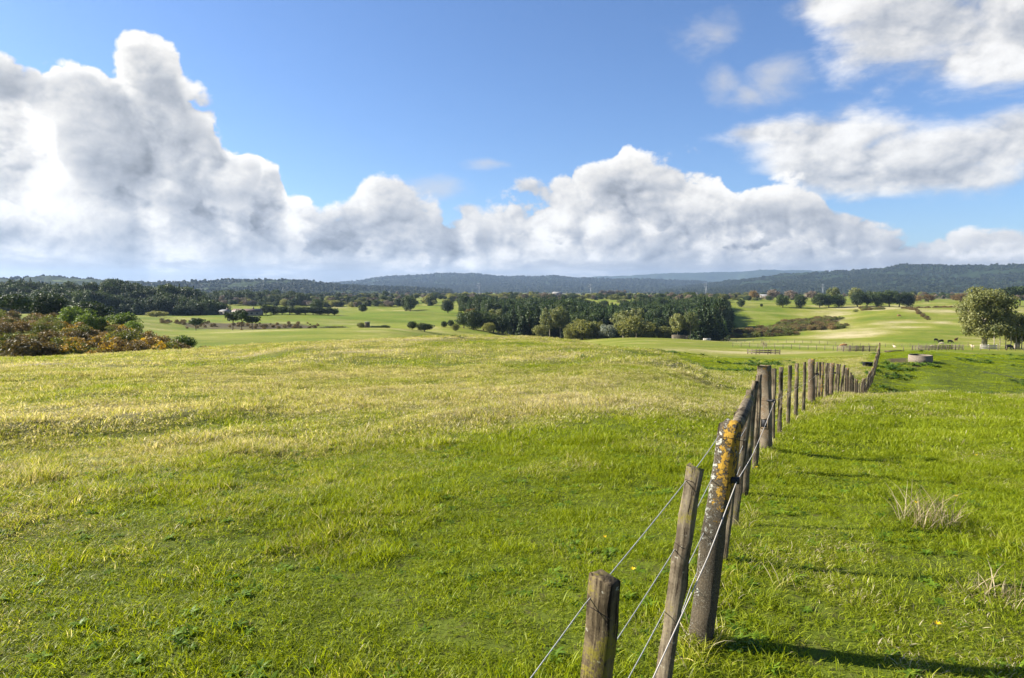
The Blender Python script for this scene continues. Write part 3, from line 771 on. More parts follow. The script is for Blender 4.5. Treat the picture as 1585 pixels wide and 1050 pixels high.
T('round', 'shrub', 132, 107, 3.2, 3.6, 'dark green round shrub in front of the spreading evergreen', 'shrub')
T('round', 'shrub', 152, 115, 2.6, 3.4, 'low green shrub between the dark evergreen and the large green shrub', 'shrub')
T('round', 'shrub', 284, 88, 2.4, 2.9, 'compact dark green bush at the right end of the gorse thicket', 'bush')
T('round', 'shrub', 311, 84, 1.2, 1.3, 'tiny upright green bush at the tip of the gorse thicket', 'bush')
T('olive', 'shrub', 243, 400, 3.6, 12.0, 'low olive shrub alone at the foot of the dark wooded hill', 'shrub')
T('umbrella', 'pine_tree', 303, 262, 6.0, 6.5, 'thin small pine standing alone in the brown rough grass')
T('umbrella', 'pine_tree', 360, 258, 8.0, 6.5, 'open pine in front of the farmhouse, leftmost of its group')
T('umbrella', 'pine_tree', 374, 256, 8.6, 6.0, 'open pine with pale trunk in the middle of the farmhouse group')
T('umbrella', 'pine_tree', 391, 259, 6.0, 7.0, 'low spreading pine at the right of the farmhouse group')
for k, (px, Yd, h, w) in enumerate(((412, 445, 7, 8), (424, 446, 6, 8), (437, 446, 5.2, 9), (449, 447, 5.5, 9), (461, 448, 4.8, 9), (473, 449, 5, 9), (485, 450, 5.5, 9), (496, 451, 5, 8), (508, 452, 5.2, 8), (518, 453, 4.8, 7))):
    T('dark', 'hedge_tree', px, Yd, h, w, 'dark clipped hedge tree right of the farmhouse, %s from the left' % ORDN[k], 'tree', 'hedge trees beside the farmhouse')
T('dark', 'evergreen_tree', 492, 560, 11, 12, 'dark round-topped tree above the farmhouse hedge')
T('dark', 'evergreen_tree', 562, 560, 7.5, 8, 'dark tree on top of the green hill above the hut')
T('olive', 'shrub', 559, 272, 2.8, 3.4, 'dark bush touching the left side of the small hut', 'bush')
T('dark', 'shrub', 580, 274, 1.5, 5.0, 'low dark bush close to the right of the small hut', 'bush')
T('dark', 'shrub', 596, 276, 1.7, 5.0, 'low dark bush further right of the small hut', 'bush')
T('olive', 'shrub', 517, 278, 2.0, 12.0, 'long low olive-brown bush left of the small hut', 'bush')
T('dark', 'shrub', 638, 262, 3.2, 3.6, 'dark round bush, left one of a pair beyond the pale field')
T('dark', 'shrub', 657, 260, 3.4, 6.5, 'wide dark bush, right one of a pair beyond the pale field', 'bush')
T('dark', 'shrub', 687, 330, 3.0, 3.2, 'small dark bush on the slope left of the wood', 'bush')
T('dark', 'shrub', 698, 333, 3.4, 3.8, 'small dark bush nearest the left end of the wood', 'bush')
T('dark', 'evergreen_tree', 635, 640, 15, 13, 'tall dark tree group standing left of the valley trees')
T('dark', 'evergreen_tree', 629, 660, 13, 12, 'dark tree just left of the tall dark valley tree')
T('dark', 'evergreen_tree', 693, 520, 10, 11, 'dark broad tree in the valley, left of the wood')
T('olive', 'shrub', 705, 300, 3.4, 3.6, 'yellowish bush at the left foot of the wood', 'bush')
T('autumn', 'autumn_tree', 729, 400, 8.5, 9, 'orange autumn tree at the left end of the wood')
# front edge of the wood
WOOD = [('dark', 718, 330, 8.5, 8), ('dark', 733, 326, 9.5, 9), ('dark', 748, 332, 9.2, 9), ('dark', 764, 328, 8.8, 9), ('olive', 757, 318, 5.0, 6), ('dark', 779, 326, 9, 8), ('pine', 795, 340, 14, 8.0),
        ('pine', 808, 336, 15.5, 7.5), ('pine', 820, 342, 16.5, 7.5), ('pine', 832, 338, 15.5, 7.5), ('pine', 876, 344, 16, 8)]
for k, (kd, px, Yd, h, w) in enumerate(WOOD):
    T(kd, 'wood_tree', px, Yd, h, w, {'dark': 'dark rounded tree at the left front of the wood, %s from the left' % ORDN[min(k, 4) if k < 4 else 4], 'olive': 'pale olive shrub among the dark front trees of the wood', 'pine': 'dark pointed pine left of the pale gum, %s from the left' % ORDN[max(0, k - 6)] if px < 870 else 'dark pointed pine just right of the pale gum'}[kd], 'tree', {'dark': 'dark front trees of the wood', 'olive': None, 'pine': 'front pines of the wood'}[kd])
T('gum', 'gum_tree', 851, 331, 15.5, 11, 'tall pale yellow-green gum with white trunk, left one before the wood')
T('gum', 'gum_tree', 868, 335, 16.5, 9, 'tall gum leaning right behind the pale yellow-green gum')
T('olive', 'willow_tree', 901, 318, 9.6, 15, 'broad yellowish willow at the front of the wood')
T('olive', 'willow_tree', 884, 316, 6.0, 8, 'low yellowish willow left of the broad willow')
T('grey', 'grey_shrub', 940, 312, 7.0, 8.0, 'silver grey shrub at the front of the wood', 'shrub')
T('gum', 'olive_tree', 965, 325, 14.0, 13, 'large light olive tree behind the silver shrub')
T('olive', 'olive_tree', 976, 315, 11.0, 13, 'bushy olive tree right of the silver shrub')
T('olive', 'olive_tree', 999, 312, 8.0, 11, 'low olive tree right of the bushy olive tree')
T('dark', 'wood_tree', 1019, 318, 10, 9, 'dark rounded tree between the olive trees and the twin gums')
T('pine', 'pine_tree', 1036, 326, 15.5, 9, 'dark pine just left of the twin gums')
T('gum', 'gum_tree', 1049, 308, 12.6, 8.0, 'ragged gum with white trunk inside the timber guard')
T('gum', 'gum_tree', 1069, 306, 13.4, 8.5, 'taller ragged gum right of the timber tree guard')
for k, (px, Yd, h, w) in enumerate(((1082, 320, 17, 9.5), (1095, 326, 19.5, 9.5), (1106, 330, 19, 9), (1090, 345, 21, 9), (1112, 352, 20, 9), (1117, 372, 20, 8.5), (1120, 395, 20, 8.5), (1122, 420, 20, 8.5), (1124, 450, 19, 8))):
    T('pine', 'pine_tree', px, Yd, h, w, 'tall dark pine at the right hand end of the wood', 'tree', 'tall end pines of the wood')
T('dark', 'shrub', 1128, 292, 2.9, 2.0, 'single upright bush by the far fence right of the wood', 'bush')
T('olive', 'olive_tree', 925, 322, 8.5, 9, 'light olive tree between the broad willow and the silver shrub')
T('gum', 'gum_tree', 985, 335, 15.5, 10, 'tall pale gum rising behind the bushy olive tree')
T('olive', 'olive_tree', 1028, 312, 6.5, 8, 'low light olive tree left of the timber guard')
T('gum', 'gum_tree', 770, 345, 12, 9, 'pale gum showing above the dark front trees of the wood')
T('olive', 'olive_tree', 836, 322, 7.0, 8, 'low olive tree at the left foot of the pale yellow-green gum')
# right: hedge line and field trees
T('dark', 'evergreen_tree', 1147, 640, 7.5, 8.0, 'round dark tree alone at the top left of the shaded paddock')
T('dark', 'shrub', 1178, 640, 3.0, 3.0, 'tiny dark bush on the paddock boundary', 'bush')
T('dark', 'evergreen_tree', 1211, 640, 11.5, 13, 'dark broad tree on the skyline hedge, first from the left')
T('dark', 'evergreen_tree', 1238, 640, 12.5, 12, 'dark round tree on the skyline hedge, second from the left')
for k, (px, Yd, h, w) in enumerate(((1268, 645, 12.5, 13), (1282, 648, 13, 14), (1297, 650, 12, 12), (1326, 645, 14, 13), (1341, 648, 15, 14), (1357, 645, 14, 14), (1375, 648, 15, 15), (1391, 645, 14.5, 14), (1405, 648, 13, 13))):
    T('dark', 'shelterbelt_tree', px, Yd, h, w, 'dark close-set tree in the right shelterbelt, %s from the left' % ORDN[k], 'tree', 'shelterbelt trees on the right')
T('gum', 'gum_tree', 1288, 690, 18, 13, 'grey-green gum rising behind the shelterbelt, left part')
T('gum', 'gum_tree', 1322, 690, 17.5, 14, 'grey-green gum rising behind the shelterbelt, middle part')
T('autumn', 'autumn_tree', 1436, 760, 9, 14, 'russet tree right of the shelterbelt')
T('autumn', 'autumn_tree', 1418, 760, 8, 12, 'low russet tree touching the right end of the shelterbelt')
T('autumn', 'autumn_tree', 1484, 780, 10, 20, 'wide russet hedge tree left of the big sunlit tree')
T('autumn', 'autumn_tree', 1166, 900, 13, 16, 'orange-brown autumn tree beyond the end of the wood')
T('bare', 'bare_tree', 1195, 900, 15, 17, 'pale bare tree behind the skyline hedge, left one')
T('bare', 'bare_tree', 1224, 900, 14, 16, 'pale bare tree behind the skyline hedge, middle one')
T('bare', 'bare_tree', 1255, 900, 13, 16, 'pale bare tree behind the skyline hedge, right one')
T('umbrella', 'pine_tree', 1556, 640, 19, 17, 'tall flat-topped pine beyond the big sunlit tree')
T('umbrella', 'pine_tree', 1577, 640, 20, 17, 'tall flat-topped pine at the right edge of the photo')
T('umbrella', 'pine_tree', 1538, 650, 16, 12, 'lower pine half hidden behind the big sunlit tree')
for k in range(14):
    T('bare', 'poplar_tree', 928 + k * 3.0, 1500, 13 + (k * 7 % 4), 6.0, 'pale bare poplar in the far row above the wood', 'tree', 'bare poplars in a far row')

# the big sunlit tree on the right: its own crown
def big_tree(px, Yd, h, w, label, seed, n_, mat, lf=0.30):
    p = at(px, Yd)
    e = tag(empty('gum_tree', p), label, 'tree')
    cl = broad_clumps(h, w, seed, 40, 0.10, (0.11, 0.19), 0.8, 0.55)
    rg = np.random.default_rng(seed)
    cl += [(rg.normal() * w * 0.22, rg.normal() * w * 0.22, h * (0.35 + 0.5 * rg.random()), w * 0.12, w * 0.12, w * 0.1) for _ in range(10)]
    obj('crown', cmesh('crown', cl, n_, lf, seed + 1, mat, shell=0.35, up=0.4), e)
    m = MB()
    for dx, dy in ((0.0, 0.0), (1.2, 0.8)):
        m.tube([(dx, dy, -0.2), (dx + 0.1, dy, h * 0.2), (dx - 0.3, dy + 0.2, h * 0.45), (dx + 0.2, dy, h * 0.8)], [0.42, 0.33, 0.22, 0.06], 8)
    for i in range(9):
        ph = i * 2.4; z = h * (0.2 + 0.05 * i)
        m.tube([(0, 0, z), (math.cos(ph) * w * 0.18, math.sin(ph) * w * 0.18, z + h * 0.12), (math.cos(ph) * w * 0.36, math.sin(ph) * w * 0.36, z + h * 0.2)], [0.18, 0.11, 0.04], 6)
    m.build('trunk', M_BARKP, e, True)
    return e
M_BIGGUM = leaf_mat('big_gum_leaves', (0.080, 0.100, 0.032), (0.210, 0.215, 0.080), trans=0.4, scale=0.35)
big_tree(1523, 172, 16.0, 13.6, 'big sunlit grey-green gum tree on the right beside the white rails', 300, 26000, M_BIGGUM)
big_tree(1574, 176, 9.8, 7.6, 'smaller dark green tree right of the big sunlit gum', 320, 9000, M_OLIVE, 0.26)
for k, px in enumerate((1540, 1549, 1558, 1566, 1574, 1583)):
    e = tag(empty('young_tree', at(px, 166 + k % 3)), 'thin pale sapling trunk in the row under the dark tree', 'sapling', 'sapling trunks at the right edge')
    m = MB(); m.tube([(0, 0, -0.1), (0.08, 0, 1.8), (0.02, 0.1, 3.6), (0.1, 0, 5.0)], [0.12, 0.10, 0.08, 0.03], 6)
    m.build('trunk', M_BARKP, e, True)
    obj('crown', cmesh('crown', [(0, 0, 4.6, 0.9, 0.9, 1.1), (0.3, 0, 3.7, 0.6, 0.6, 0.6)], 260, 0.26, 400 + k, M_GUM), e)

# --- woods that read as one mass
def polyscatter(n_, f, seed):
    """random points (px, Y) accepted by f"""
    rg = np.random.default_rng(seed)
    out = []
    while len(out) < n_:
        px, Yd = f(rg)
        out.append((tan_az(px) * Yd, Yd))
    return np.array(out), rg
def wood_center(rg):
    while True:
        Yd = math.sqrt(rg.uniform(345 ** 2, 640 ** 2)); px = rg.uniform(712, 1123)
        if Yd < 480 and px < 790: continue
        if px < 760 and Yd < 470 + (760 - px) * 2: continue
        if 905 < px < 960 and 545 < Yd: continue
        X = tan_az(px) * Yd
        if fbm(np.array([X * 0.03 + 80]), np.array([Yd * 0.03]), 2)[0] < 0.33: continue
        return px, Yd
def scat_trees(name, label, kinds, n_, f, seed, hr, wr, cat='wood', fall=False):
    XY, rg = polyscatter(n_, f, seed)
    Z = ground(XY[:, 0], XY[:, 1])
    meshes = [c for k in kinds for c, _ in KINDS[k]]
    idx = rg.integers(0, len(meshes), n_)
    h = rg.uniform(*hr, n_) / 10.0 * (0.55 + 0.9 * fbm(XY[:, 0] * 0.025, XY[:, 1] * 0.025, 2))
    if fall: h = h * (1 - 0.32 * sstep(XY[:, 1], 400, 620))
    w = rg.uniform(*wr, n_) * (0.6 + 0.4 * h)
    o = scatter(name, np.column_stack([XY, Z - 0.3]), rg.random(n_) * 6.28, np.column_stack([w, w, h]), idx, meshes)
    return tag(o, label, cat, kind='stuff')
scat_trees('plantation_wood', 'dense green pine plantation filling the middle of the valley', ['plantation', 'plantation', 'plantation', 'plantation', 'plantation', 'dark'], 2100, wood_center, 500, (9.0, 15.5), (0.9, 1.4), fall=True)
def wood_left(rg):
    while True:
        px = rg.uniform(-420, 345); Yd = rg.uniform(435, 640)
        if px < 165 and Yd > 520 + 60 * math.sin(px * 0.03) and rg.random() < 0.8: continue
        if px > 250 and Yd > 640 - (px - 250) * 0.9: continue
        if px > 290 and Yd > 560 - (px - 290) * 1.6: continue
        if px > 328 and Yd < 455: continue
        return px, Yd
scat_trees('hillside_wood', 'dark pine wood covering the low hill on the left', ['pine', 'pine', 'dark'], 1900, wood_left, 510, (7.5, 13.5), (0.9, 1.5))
def wood_left2(rg):
    while True:
        px = rg.uniform(335, 480); Yd = rg.uniform(760, 1000)
        if px > 430 and Yd > 900: continue
        return px, Yd
scat_trees('far_hillside_wood', 'dark wood beyond the farmhouse under the left hills', ['dark', 'pine'], 240, wood_left2, 515, (8, 13), (1.0, 1.5))
hedge_dirs = [0.35, -0.9, 1.3]
def valley(rg):
    while True:
        Yd = 1.0 / rg.uniform(1 / 4200.0, 1 / 720.0); px = rg.uniform(-150, 1800)
        X = tan_az(px) * Yd
        g = fbm(np.array([X * 0.004 + 3]), np.array([Yd * 0.004]), 3)[0]
        k = abs(((X * 0.8 + Yd * 0.6) / 150.0) % 1 - 0.5) < 0.06 or abs(((X * 0.6 - Yd * 0.8) / 210.0) % 1 - 0.5) < 0.05
        if px < 345 and Yd < 900: continue
        if px > 1120 and Yd < 860: continue
        if g > 0.56 or (k and rg.random() < 0.8): return px, Yd
scat_trees('valley_trees', 'distant hedges and copses across the valley floor', ['dark', 'dark', 'pine', 'olive', 'bare', 'bare', 'gum'], 2600, valley, 520, (4.5, 9.5), (0.8, 1.5))
# canopy of the far ranges
def blob_mesh(name, seed, mat):
    v, f = clump_leaves([(0, 0, 5, 6, 6, 5), (2, 1, 8, 4, 4, 4), (-3, -1, 6, 4, 4, 4)], 190, 2.3, seed, jitter=0.6)
    return mesh_np(name, v, f, mat)
M_CANOPY = leaf_mat('hill_canopy_leaves', (0.020, 0.034, 0.012), (0.040, 0.056, 0.020), trans=0.15, scale=0.05)  # dark bush leaves, darkened further in place of cloud shade on the ranges
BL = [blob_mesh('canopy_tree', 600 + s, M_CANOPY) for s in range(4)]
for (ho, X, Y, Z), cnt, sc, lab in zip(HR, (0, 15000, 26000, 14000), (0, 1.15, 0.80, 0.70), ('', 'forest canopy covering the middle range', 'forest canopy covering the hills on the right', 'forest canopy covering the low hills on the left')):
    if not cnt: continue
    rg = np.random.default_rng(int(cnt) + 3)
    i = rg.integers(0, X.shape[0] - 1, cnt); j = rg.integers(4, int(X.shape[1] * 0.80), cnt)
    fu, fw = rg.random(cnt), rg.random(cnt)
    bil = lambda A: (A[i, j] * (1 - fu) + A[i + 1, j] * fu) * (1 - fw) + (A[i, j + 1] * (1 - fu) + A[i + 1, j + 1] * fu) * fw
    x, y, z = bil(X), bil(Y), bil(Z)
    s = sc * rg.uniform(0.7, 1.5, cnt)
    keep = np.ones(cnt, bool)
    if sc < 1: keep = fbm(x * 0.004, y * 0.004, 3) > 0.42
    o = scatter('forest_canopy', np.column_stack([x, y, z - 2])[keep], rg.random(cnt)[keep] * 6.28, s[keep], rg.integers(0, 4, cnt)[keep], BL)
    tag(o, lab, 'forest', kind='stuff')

# --- gorse thicket on the left and the scrub in the right gully
def gorse_mesh(seed, mat, flowers=0.0, n_=1500):
    cl = [(x, y, z * 0.9, r, r, r * 0.8) for x, y, z, r, _, _ in broad_clumps(2.0, 2.6, seed, 12, -0.1, (0.16, 0.26))]
    v, f = clump_leaves(cl, n_, 0.085, seed + 1, aspect=2.6, outward=0.3, jitter=1.0, up=0.8)
    mi = np.zeros(len(f), int)
    if flowers:
        rg = np.random.default_rng(seed); c = v.reshape(-1, 4, 3).mean(1)
        patch = fbm(c[:, 0] * 1.6 + seed, c[:, 1] * 1.6 + c[:, 2], 2)
        mi[(patch > 0.62 - flowers * 0.25) & (c[:, 2] > 0.9) & (rg.random(len(f)) < 0.8)] = 1
    return mesh_np('gorse', v, f, [mat, M_FLOWER], mat_idx=mi)
GORSE = [gorse_mesh(700, M_GORSE), gorse_mesh(703, M_GORSE), gorse_mesh(706, M_GORSEG), gorse_mesh(709, M_GORSE, 0.5), gorse_mesh(712, M_GORSEG, 0.6), gorse_mesh(715, M_GORSE, 0.2)]
def thicket(rg):
    while True:
        px = rg.uniform(-260, 325); Yd = rg.uniform(70, 128)
        if px > 215 and Yd > 96: continue
        if px > 285 and (Yd > 84 or rg.random() < 0.6): continue
        if 5 < px < 95 and 80 < Yd < 93: continue          # the grassy gap
        return px, Yd
XY, rg = polyscatter(430, thicket, 720)
Z = ground(XY[:, 0], XY[:, 1])
px_ = W0 / 2 + FPX * XY[:, 0] / XY[:, 1]
fl = (px_ > 90) & (rg.random(430) < 0.55)
gi_ = np.where(fl, rg.choice([3, 4, 4, 5], 430), rg.choice([0, 0, 1, 2, 2], 430))
gs = rg.uniform(0.65, 1.25, 430) * (1 - 0.45 * sstep(px_, 240, 320))
tag(scatter('gorse_thicket', np.column_stack([XY, Z - 0.1]), rg.random(430) * 6.28, np.column_stack([gs, gs, gs * rg.uniform(0.7, 1.15, 430)]), gi_, GORSE), 'tangled brown gorse thicket with yellow flowers on the left', 'gorse', kind='stuff')
def bush(px, Yd, s, k, label, sz=1.0, rz=0.0):
    p = at(px, Yd); p.z -= 0.08
    e = tag(empty('gorse_bush', p, rz, (s, s, s * sz)), label, 'bush')
    obj('foliage', GORSE[k], e)
    m = MB()
    for a in range(4):
        m.tube([(0, 0, -0.05), (math.cos(a * 1.6) * 0.25, math.sin(a * 1.6) * 0.25, 0.5), (math.cos(a * 1.6) * 0.55, math.sin(a * 1.6) * 0.55, 1.1)], [0.05, 0.04, 0.015], 5)
    m.build('stem', M_BARK, e)
bush(28, 68, 1.75, 0, 'large rounded grey-brown gorse bush at the left, nearest the field', 0.85)
bush(66, 70, 1.2, 1, 'brown gorse bush right of the large rounded grey one', 0.9, 1.0)
bush(102, 76, 1.25, 4, 'gorse bush with yellow bloom beside the green gap', 1.0, 2.0)
bush(125, 78, 1.1, 3, 'gorse bush covered in deep yellow bloom behind the green gap', 0.9, 2.5)
bush(195, 82, 1.5, 2, 'olive green gorse bush in the middle front of the thicket', 0.9, 3.0)
bush(232, 80, 1.3, 5, 'brown gorse bush left of the compact dark green bush', 0.9, 4.0)
bush(262, 78, 1.0, 1, 'low brown gorse bush under the compact dark green bush', 0.7, 5.0)
def gully(rg):
    while True:
        px = rg.uniform(1112, 1400); Yd = rg.uniform(360, 620)
        c = 412 + max(0, px - 1200) * 0.62
        if px > 1330: c = 600
        wd = 78 if px < 1330 else 22
        X = tan_az(px) * Yd
        if fbm(np.array([X * 0.035 + 60]), np.array([Yd * 0.028]), 3)[0] < 0.52: continue
        if abs(Yd - c) < wd * rg.random() ** 0.5: return px, Yd
XY, rg = polyscatter(620, gully, 730)
Z = ground(XY[:, 0], XY[:, 1]); gs = rg.uniform(0.7, 1.7, 620)
tag(scatter('gully_scrub', np.column_stack([XY, Z - 0.1]), rg.random(620) * 6.28, np.column_stack([gs * 1.3, gs * 1.3, gs]), rg.choice([0, 1, 2, 2, 0, 2], 620), GORSE), 'brown scrub filling the gully on the right', 'scrub', kind='stuff')
def rough(rg):
    k = rg.integers(0, 3)
    if k == 0:
        u_ = rg.random(); return 1396 + 42 * u_ + rg.normal() * 1.5, 590 - 150 * u_ + rg.normal() * 6
    if k == 1: return rg.uniform(250, 500), rg.normal(332, 9)
    return 1452 + rg.normal() * 18, 575 + rg.normal() * 9
XY, rg = polyscatter(260, rough, 740)
Z = ground(XY[:, 0], XY[:, 1]); gs = rg.uniform(0.4, 1.0, 260)
tag(scatter('rough_scrub', np.column_stack([XY, Z - 0.1]), rg.random(260) * 6.28, gs, rg.choice([0, 1], 260), GORSE), 'thin brown rough growth on the far slopes', 'scrub', kind='stuff')
# ------------------------------------------------------------------ fence in the foreground
def wood_mat(name, c1, c2, moss=0.0, seed=0.0, lichen=0.0):
    m, nt, out = new_mat(name)
    tcx = nt.new('ShaderNodeTexCoord'); oi = nt.new('ShaderNodeObjectInfo')
    q = nt.vmath('ADD', tcx.outputs['Object'], nt.vmath('SCALE', (3.7, 1.3, 9.1), scale=V(nt, oi.outputs['Random'])))
    g = nt.noise(nt.vmath('MULTIPLY', q, (1, 1, 0.06)), 55.0, 6, 0.65, 0.3)
    s = nt.noise(q, 7.0, 5, 0.65)
    f = nt.noise(q, 120.0, 3, 0.6)
    c = nt.mix(nt.lin(g * 0.85 + (s - 0.5) * 0.9 + (f - 0.5) * 0.3, 0.28, 0.68), c1, c2)
    crack = nt.smooth(g + (s - 0.5) * 0.25, 0.42, 0.34)
    c = nt.mix(nt.smooth(nt.noise(nt.vmath('MULTIPLY', q, (1, 1, 0.22)), 13.0, 4, 0.7), 0.52, 0.66) * 0.6, c, (0.035, 0.026, 0.016))
    c = nt.mix(crack, c, (0.018, 0.013, 0.008))
    if moss:
        k = nt.smooth(s + (f - 0.5) * 0.35 + moss * 0.25, 0.60, 0.72)
        c = nt.mix(k * 0.85, c, (0.15, 0.13, 0.015))
    if lichen:
        k = nt.smooth(nt.noise(q, 16.0, 4, 0.7) + lichen * 0.1, 0.66, 0.70)
        c = nt.mix(k, c, (0.42, 0.22, 0.012))
    k = nt.smooth(nt.noise(q, 30.0, 3, 0.6), 0.66, 0.72)
    c = nt.mix(k * 0.55, c, (0.33, 0.32, 0.26))
    principled(nt, out, c, 0.9, 0.15, g * 0.7 + f * 0.25 - crack * 0.8, 0.9, 0.006)
    return m
def concrete_mat(name, zt, orange, base=((0.022, 0.018, 0.012), (0.11, 0.088, 0.060)), warm=0.0):
    """weathered aggregate concrete; grey crust lichen all over, orange lichen mostly towards the top (height zt)"""
    m, nt, out = new_mat(name)
    tcx = nt.new('ShaderNodeTexCoord'); q = tcx.outputs['Object']
    sp = nt.new('ShaderNodeSeparateXYZ'); nt.link(q, sp.inputs[0])
    x, z = V(nt, sp.outputs[0]), V(nt, sp.outputs[2])
    a = nt.noise(q, 130.0, 4, 0.75); s = nt.noise(q, 9.0, 5, 0.65); f = nt.noise(q, 260.0, 3, 0.7)
    c = nt.mix(nt.lin(a + (s - 0.5) * 0.7, 0.34, 0.66), base[1], base[0])
    c = nt.mix(nt.smooth(f + (s - 0.5) * 0.3, 0.55, 0.63) * 0.75, c, (0.30, 0.275, 0.22))
    if warm: c = nt.mix(nt.smooth(s, 0.42, 0.62) * warm, c, (0.15, 0.085, 0.035))
    up = nt.smooth(z, zt - 0.75, zt)
    w = nt.noise(q, 38.0, 5, 0.75)
    k = nt.smooth(w + up * 0.07 * min(1.0, orange) - nt.smooth(x, -0.045, 0.03) * 0.06 + (s - 0.5) * 0.25, 0.595, 0.63)
    c = nt.mix(k * 0.9, c, (0.46, 0.46, 0.40))
    yv = nt.noise(nt.vmath('ADD', q, (3.0, 1.0, 7.0)), 25.0, 7, 0.78)
    side = nt.smooth(x, -0.055, 0.01)
    ky = nt.smooth(yv + nt.smooth(z, zt - 0.62, zt - 0.22) * 0.185 * side + (orange - 1.0) * 0.06, 0.655, 0.675)
    yc = nt.mix(nt.noise(q, 60.0, 3, 0.6), (0.36, 0.19, 0.020), (0.52, 0.33, 0.06))
    c = nt.mix(ky, c, yc)
    principled(nt, out, c, 0.95, 0.1, a * 0.5 + f * 0.4 + k * 0.35 + ky * 0.6, 1.0, 0.006)
    return m
M_WOOD = wood_mat('weathered_batten', (0.062, 0.047, 0.030), (0.24, 0.20, 0.14), moss=0.14)
M_WOODM = wood_mat('mossy_post', (0.046, 0.034, 0.019), (0.20, 0.155, 0.09), moss=0.45)
M_WOODO = wood_mat('lichened_batten', (0.09, 0.065, 0.04), (0.25, 0.20, 0.13), moss=0.2, lichen=0.9)
M_CONC = concrete_mat('lichened_concrete', 1.08, 1.0)
M_CONC2 = concrete_mat('stained_concrete', 1.35, 0.2, ((0.10, 0.078, 0.055), (0.22, 0.18, 0.13)), 0.5)
M_CONC3 = concrete_mat('old_concrete', 1.3, 0.5, ((0.10, 0.075, 0.05), (0.22, 0.17, 0.12)), 0.4)
def plain(name, c, rough=0.6, spec=0.3, metal=0.0, ns=20.0, var=0.25):
    m, nt, out = new_mat(name)
    tcx = nt.new('ShaderNodeTexCoord'); nz = nt.noise(tcx.outputs['Object'], ns, 4, 0.6)
    cc = nt.vmath('SCALE', c, scale=nz * var * 2 + (1 - var))
    principled(nt, out, cc, rough, spec, nz, 0.3, 0.004, metal)
    return m
M_WIRE = plain('galvanised_wire', (0.40, 0.40, 0.38), 0.55, 0.3, 0.3)
M_EWIRE = plain('white_electric_wire', (0.42, 0.39, 0.35), 0.7, 0.2)
M_TIE = plain('rusty_tie_wire', (0.06, 0.04, 0.03), 0.7, 0.3, 0.2)
M_BLACK = plain('black_plastic', (0.015, 0.016, 0.02), 0.6, 0.25)

FDIR = Vector((0.47, 0.883, 0)).normalized()
FANG = math.atan2(FDIR.x, FDIR.y)
def post_mesh(name, w, d, h, seed, mat, bev=0.012, taper=0.04, rough=0.004, nz=14, slant=0.0, bury=0.2, recess=None):
    """a squared post: eight-cornered section in many slices, slightly uneven, top worn"""
    rg = np.random.default_rng(seed)
    vs = []; 
    zs = list(np.linspace(-bury, h - bev, nz)) + [h]
    wob = np.cumsum(rg.normal(size=(nz + 1, 2)) * rough * 0.5, axis=0)
    for i, z in enumerate(zs):
        k = 1 - taper * max(0, z) / h
        top = i == nz
        hw, hd = w / 2 * k - (bev if top else 0), d / 2 * k - (bev if top else 0)
        b = bev * (0.8 if not top else 0.6)
        ring = [(-hw + b, -hd), (hw - b, -hd), (hw, -hd + b), (hw, hd - b), (hw - b, hd), (-hw + b, hd), (-hw, hd - b), (-hw, -hd + b)]
        for x, y in ring:
            j = rg.normal(size=3) * rough * (0.6 if z > 0.02 else 0.3)
            vs.append((x + j[0] + wob[i, 0], y + j[1] + wob[i, 1], z + (j[2] * 2 if i > nz - 2 else 0) + slant * x * (1 if i >= nz - 1 else 0)))
    q = []
    for i in range(nz):
        for k in range(8):
            k2 = (k + 1) % 8
            q.append((i * 8 + k, i * 8 + k2, (i + 1) * 8 + k2, (i + 1) * 8 + k))
    c = len(vs); vs.append((wob[-1, 0], wob[-1, 1], h + rough + slant * 0))
    tr = [(nz * 8 + k, nz * 8 + (k + 1) % 8, c) for k in range(8)]
    return mesh_np(name, np.array(vs), [np.array(q), np.array(tr)], mat)
def pt(px, py, Yd):
    return Vector((tan_az(px, py) * Yd, Yd, EYE + Yd * tan_el(py)))
fence = tag(empty('farm_fence', at(1085, 3.3)), 'long old fence of lichened concrete posts, wooden battens and wires', 'fence')
FO = fence.location.copy()
def stand(name, me, base, top, label=None, turn=0.0):
    """put a post mesh (local z up) at base and lean it so that it passes through top"""
    o = obj(name, me, fence)
    z = (Vector(top) - Vector(base)).normalized()
    y = (FDIR - z * FDIR.dot(z)).normalized(); x = y.cross(z)
    Mx = Matrix((x, y, z)).transposed().to_4x4() @ Matrix.Rotation(turn, 4, 'Z')
    o.matrix_local = Matrix.Translation(Vector(base) - FO) @ Mx
    if label: o['label'] = label
    return o
def gpt(X, Y): return Vector((X, Y, float(ground(X, Y))))
def lean_post(name, mat, w, d, Yd, top_px, top_py, lean_x, lean_y=0.0, seed=0, label=None, turn=0.0, **kw):
    t = pt(top_px, top_py, Yd)
    h0 = t.z - float(ground(t.x, t.y))
    b = gpt(t.x - lean_x * h0, t.y - lean_y * h0)
    h = (t - b).length
    return stand(name, post_mesh(name, w, d, h, seed, mat, **kw), b, t, label, turn), b, t
P1, b1, t1 = lean_post('wooden_post', M_WOODM, 0.094, 0.062, 2.15, 938, 893, 0.085, 0.0, 1, 'mossy squared wooden post, nearest the camera', R(-16), slant=-0.12, rough=0.003, bev=0.006)
BT, b2_, t2_ = lean_post('batten', M_WOOD, 0.062, 0.040, 2.72, 1074, 722, 0.125, 0.0, 2, 'split grey wooden batten before the lichened concrete post', R(-14), bev=0.005, slant=-0.1)
P3, b3, t3 = lean_post('concrete_post', M_CONC, 0.104, 0.085, 3.3, 1131, 652, 0.115, 0.0, 3, 'speckled concrete post crusted with orange and white lichen', R(-14), bev=0.010, rough=0.005, taper=0.12)
